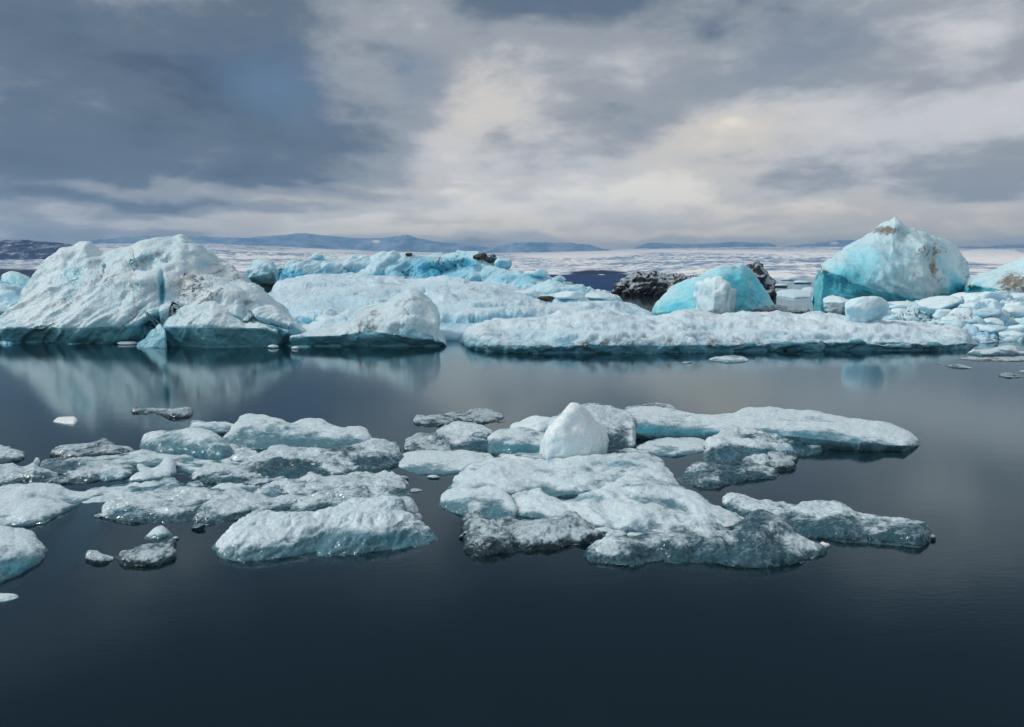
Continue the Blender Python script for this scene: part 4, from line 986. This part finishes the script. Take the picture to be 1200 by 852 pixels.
floe('thin dark ice edge showing behind the long smooth white floe', 'clear', [(731, 480), (745, 475), (770, 474), (785, 475), (794, 480)], [(731, 483), (794, 483)], hf=0.3, seed=135, rough=.5)
floe('flat pale raft of ice floating before the left end of the long smooth floe', 'milky', [(745, 522), (760, 517), (785, 514.5), (810, 514.5), (828, 518), (836, 523)], [(745, 527), (765, 533), (790, 535), (820, 531), (836, 527)], hf=0.25, seed=136, n=3, rough=.5)
floe('crystalline blue floe with a brown tinge in front of the long smooth floe', 'grain', [(823, 534), (826, 522), (834, 514), (845, 506), (857, 502), (872, 504), (888, 509), (905, 510), (920, 515), (940, 518), (955, 521), (966, 525)],
     [(823, 541), (840, 546), (880, 545), (920, 538), (966, 530)], hf=0.5, seed=137, n=1.5, blue=[(865, 532, 50, 9, .7), (930, 525, 30, 7, .5)])
floe('dark glassy ledge at the right foot of the crystalline blue floe', 'clear', [(893, 535), (900, 529), (915, 526), (930, 528), (936, 534)], [(893, 549), (910, 553), (930, 547), (936, 540)], hf=0.4, seed=138)
floe('curled pale floe with a dark left flank, right of the flat smooth plate', 'grain', [(793, 556), (802, 550), (815, 547), (830, 546), (850, 547), (866, 544), (874, 537), (884, 533.5), (896, 535), (905, 543), (914, 554)],
     [(793, 564), (806, 569), (825, 571), (860, 567), (895, 562), (914, 558)], hf=0.5, seed=139, n=1.6)
floe('crystalline bluish floe at the left end of the right group', 'grain', [(492, 524), (500, 512), (512, 504), (530, 499), (548, 497), (562, 500), (575, 507), (582, 518)], [(492, 526), (520, 530), (560, 531), (582, 528)], hf=0.5, seed=140, n=1.6, blue=[(560, 520, 18, 8, .6), (600, 522, 20, 8, .5)])
floe('dark greenish glassy floe, leftmost of the right group', 'clear', [(473, 524), (477, 517), (490, 513), (508, 513), (522, 517), (530, 524)], [(473, 529), (495, 532), (520, 531), (530, 528)], hf=0.4, seed=141)
floe('pale blue block floe between the crystalline floe and the upright white block', 'milky', [(570, 520), (574, 510), (585, 504), (605, 501), (625, 503), (640, 510), (643, 522)], [(570, 530), (600, 534), (643, 532)], hf=0.6, seed=142, blue=[(605, 525, 35, 6, .7)])
floe('flat glassy pale sheet at the left of the right group, before the dark greenish one', 'milky', [(466, 543), (472, 535), (490, 531), (520, 530), (550, 530), (575, 533), (582, 538)], [(466, 549), (490, 555), (520, 557), (555, 553), (582, 543)], hf=0.2, seed=143, n=3, rough=.5, blue=[(490, 548, 30, 7, .3)])
floe('row of small white lumps at the left foot of the upright white block', 'chunk', [(580, 541), (587, 535), (598, 533), (608, 536), (618, 534), (628, 537)], [(580, 543), (605, 545), (628, 543)], hf=0.5, seed=144)
plate = floe('broad smooth white ice plate carrying the upright white block', 'milky', [(522, 572), (530, 560), (542, 551), (556, 544), (575, 541), (600, 541), (630, 542), (660, 541), (690, 537), (715, 535), (740, 534), (760, 534), (775, 539), (786, 550), (796, 566), (798, 572)],
     [(522, 576), (550, 582), (590, 584), (650, 583), (700, 580), (750, 578), (798, 576)], hf=0.38, seed=145, n=3.0, res=1.7, nv=110, blue=[(730, 543, 26, 5, .6)], key='plate', disp=[('f', 0.8, 0.08), ('c', 0.9, 0.05), ('c', 3, 0.015), ('f', 5, 0.02), ('f', 18, 0.006)])
# upright white block
o = loft('ice_block', M['white'], [(632, 530), (633, 517), (636, 509), (642, 503), (650, 493), (658, 484), (665, 478), (672, 475), (678, 473.5), (685, 478), (693, 486), (702, 494), (708, 501), (712, 509), (714, 518)],
     [(632, 536), (640, 542), (660, 544), (685, 543), (702, 540), (711, 532), (714, 524)], D=0.6, n=2.3, back=1.0, disp=[('f', 1.6, 0.06), ('c', 1.1, 0.07), ('c', 4, 0.01), ('f', 8, 0.006)], sm=2.6, smb=1, res=2.5, nv=130, seed=150)
tag(o, 'upright egg shaped white ice block standing on the broad smooth plate', 'ice block', 'ice blocks in the foreground')
floe('thin wide ice raft with two low humps in the middle of the right group', 'milky', [(588, 592), (595, 586), (606, 581), (618, 578), (632, 579), (645, 587), (658, 592), (672, 588), (690, 580), (708, 573), (724, 567), (742, 562), (758, 562), (775, 567), (795, 573), (815, 580), (835, 591), (855, 602), (872, 611)],
     [(588, 598), (615, 606), (650, 612), (700, 620), (750, 628), (800, 628), (845, 620), (872, 615)], hf=0.33, seed=146, n=2.2, res=1.7, nv=120, humps=[(745, 575, 45, 7, .06), (625, 586, 22, 5, .05)], blue=[(690, 585, 40, 5, .4)], disp=[('f', 1.0, 0.07), ('c', 1.0, 0.05), ('c', 3, 0.018), ('f', 5, 0.02), ('f', 18, 0.008)])
floe('smooth domed floe at the left front of the broad plate', 'milky', [(514, 590), (518, 583), (528, 577), (542, 572), (558, 571), (574, 572), (588, 577), (598, 586), (606, 600)], [(514, 594), (525, 600), (550, 606), (580, 609), (606, 607)], hf=0.5, seed=147, n=1.6, blue=[(590, 600, 20, 6, .4)])
floe('rough grey crystalline floe, front left of the right group', 'clear', [(543, 632), (546, 620), (551, 611), (560, 607), (575, 608), (595, 607), (620, 608), (645, 606), (667, 605), (690, 610), (705, 617), (714, 624)], [(543, 638), (552, 646), (572, 652), (600, 648), (625, 643), (660, 639), (700, 636), (714, 630)],
     hf=0.5, seed=148, n=2.0, res=2.0, nv=120, rough=1.3)
floe('long crystalline wedge floe pointing right with a dark wet tip', 'grain', [(846, 588), (848, 581), (862, 582), (880, 585), (905, 588), (930, 589), (956, 588), (978, 592), (996, 596), (1015, 602), (1036, 607), (1058, 608), (1073, 611), (1082, 618), (1089, 628)],
     [(846, 596), (870, 608), (900, 618), (940, 630), (985, 634), (1040, 637), (1076, 640), (1089, 636)], hf=0.5, seed=149, n=1.7, res=1.8, nv=110, blue=[(950, 620, 60, 8, .4)])
floe('front right floe with a snowy peak and a bright thin right rim', 'grain', [(684, 648), (690, 640), (701, 635), (715, 633), (732, 632), (750, 627), (768, 622), (785, 619), (800, 616), (818, 613), (832, 613), (845, 618), (856, 621), (864, 613), (873, 605), (884, 599), (893, 597), (903, 604), (915, 614), (928, 624), (945, 634), (960, 640), (969, 645)],
     [(684, 652), (694, 660), (720, 662), (745, 662), (775, 657), (800, 659), (840, 662), (880, 665), (910, 665), (940, 657), (969, 648)], hf=0.6, seed=151, n=1.5, res=2.0, nv=130, humps=[(855, 640, 14, 14, -.06), (895, 625, 22, 18, .08), (800, 635, 40, 12, .04), (735, 655, 20, 6, -.05)], rough=.9,
     blue=[(850, 650, 40, 10, .35)])
floe('tiny dark ice sliver in the gap between the two foreground groups', 'clear', [(481, 576), (488, 574), (496, 574.5)], [(481, 577), (490, 578), (496, 576.5)], hf=0.4, seed=152, rough=.3)
floe('small dark glassy tooth at the right end of the humped floe, left group', 'clear', [(478, 604), (484, 600), (492, 600), (495, 606)], [(478, 614), (488, 617), (495, 611)], hf=0.6, seed=153, rough=.5)

# -- thin ice lying awash between the floes
def awash(label, top, bot, seed):
    o = loft('ice_sheet', M['milky' if seed % 2 else 'grain'], top, bot, hf=0.10, n=3.0, back=0.2, under=1.0, sm=3, smb=3, res=1.2, nv=60, seed=seed, ragged=6.0,
             disp=[('f', 1.0, 0.05), ('c', 1.4, 0.04), ('c', 4, 0.012)], zoff=0.0)
    tag(o, label, 'ice sheet', 'thin awash ice between the foreground floes')
awash('thin awash ice sheet filling the gap behind the granular floes, left group', [(235, 575), (270, 566), (320, 560), (380, 556), (440, 556), (480, 562)], [(235, 585), (300, 592), (380, 592), (440, 585), (480, 572)], 201)
awash('thin awash ice sheet joining the smooth floes at the back of the left group', [(160, 540), (200, 532), (260, 524), (300, 528), (330, 538)], [(160, 552), (220, 558), (280, 556), (330, 546)], 203)
awash('thin awash ice sheet between the wide humped raft and the front right floe', [(640, 618), (690, 610), (760, 612), (830, 606), (875, 604)], [(640, 622), (700, 628), (780, 628), (850, 622), (875, 612)], 205)
awash('thin awash ice sheet under the left side of the upright white block', [(560, 540), (600, 532), (640, 530), (720, 528), (770, 530)], [(560, 546), (620, 550), (700, 548), (770, 540)], 207)
awash('thin awash ice sheet between the dark ended floe and the pale wedge', [(100, 575), (140, 568), (190, 564), (240, 564)], [(100, 580), (150, 585), (200, 584), (240, 574)], 209)

# -- small bits of ice in the gaps
G_BITS = 'small ice bits between the foreground floes'
for i, (px, py, w, h, mt, lab) in enumerate((
    (296, 540, .16, .10, 'white', 'small white ice bit on the glinting crystals, left group'),
    (127, 524, .16, .12, 'white', 'upright white ice splinter on the thin clear sheet at the back left'),
    (43, 546, .12, .24, 'white', 'upright white ice splinter on the crusty lump at the left edge'),
    (64, 560, .25, .16, 'clear', 'clear ice bit at the right foot of the crusty white lump'),
    (204, 517, .22, .08, 'clear', 'clear ice bit in front of the smooth pale block floe'),
    (206, 632, .10, .06, 'clear', 'tiny dark ice bit right of the small pale shard'),
    (232, 620, .22, .10, 'clear', 'dark glassy ice bit at the left tip of the pale rimmed granular floe'),
    (118, 606, .20, .08, 'grain', 'grey ice bit at the left tip of the dark ended floe'),
    (470, 562, .30, .10, 'grain', 'grey ice bit at the right end of the wide crystalline floe'),
    (508, 560, .25, .08, 'milky', 'pale ice bit below the flat glassy sheet, between the two groups'),
    (758, 545, .25, .10, 'white', 'small white ice bit on the back right of the broad smooth plate'),
    (738, 532, .40, .16, 'grain', 'grey ice bit at the right foot of the upright white block'),
    (876, 546, .30, .12, 'grain', 'grey ice bit between the crystalline blue floe and the curled floe'),
    (845, 534, .26, .08, 'clear', 'clear ice bit at the left tip of the crystalline blue floe'),
    (966, 641, .20, .10, 'white', 'white ice bit on the thin right rim of the front floe'),
    (1088, 632, .22, .10, 'clear', 'clear ice bit at the dark wet tip of the long wedge floe'),
    (722, 630, .34, .14, 'grain', 'grey ice bit in the gap behind the left end of the front floe'),
    (548, 630, .26, .14, 'clear', 'dark glassy bit at the left end of the rough grey floe'),
    (612, 600, .20, .08, 'white', 'small white ice bit at the left tip of the wide humped raft'))):
    x, y, _ = on_plane(px, py)
    tag(chunk('ice_bit', M[mt], (x, y, 0), w, w * .7, h, seed=300 + i, cuts=11, sub=4, rough=0.12, sink=0.25), lab, 'ice bit', G_BITS)
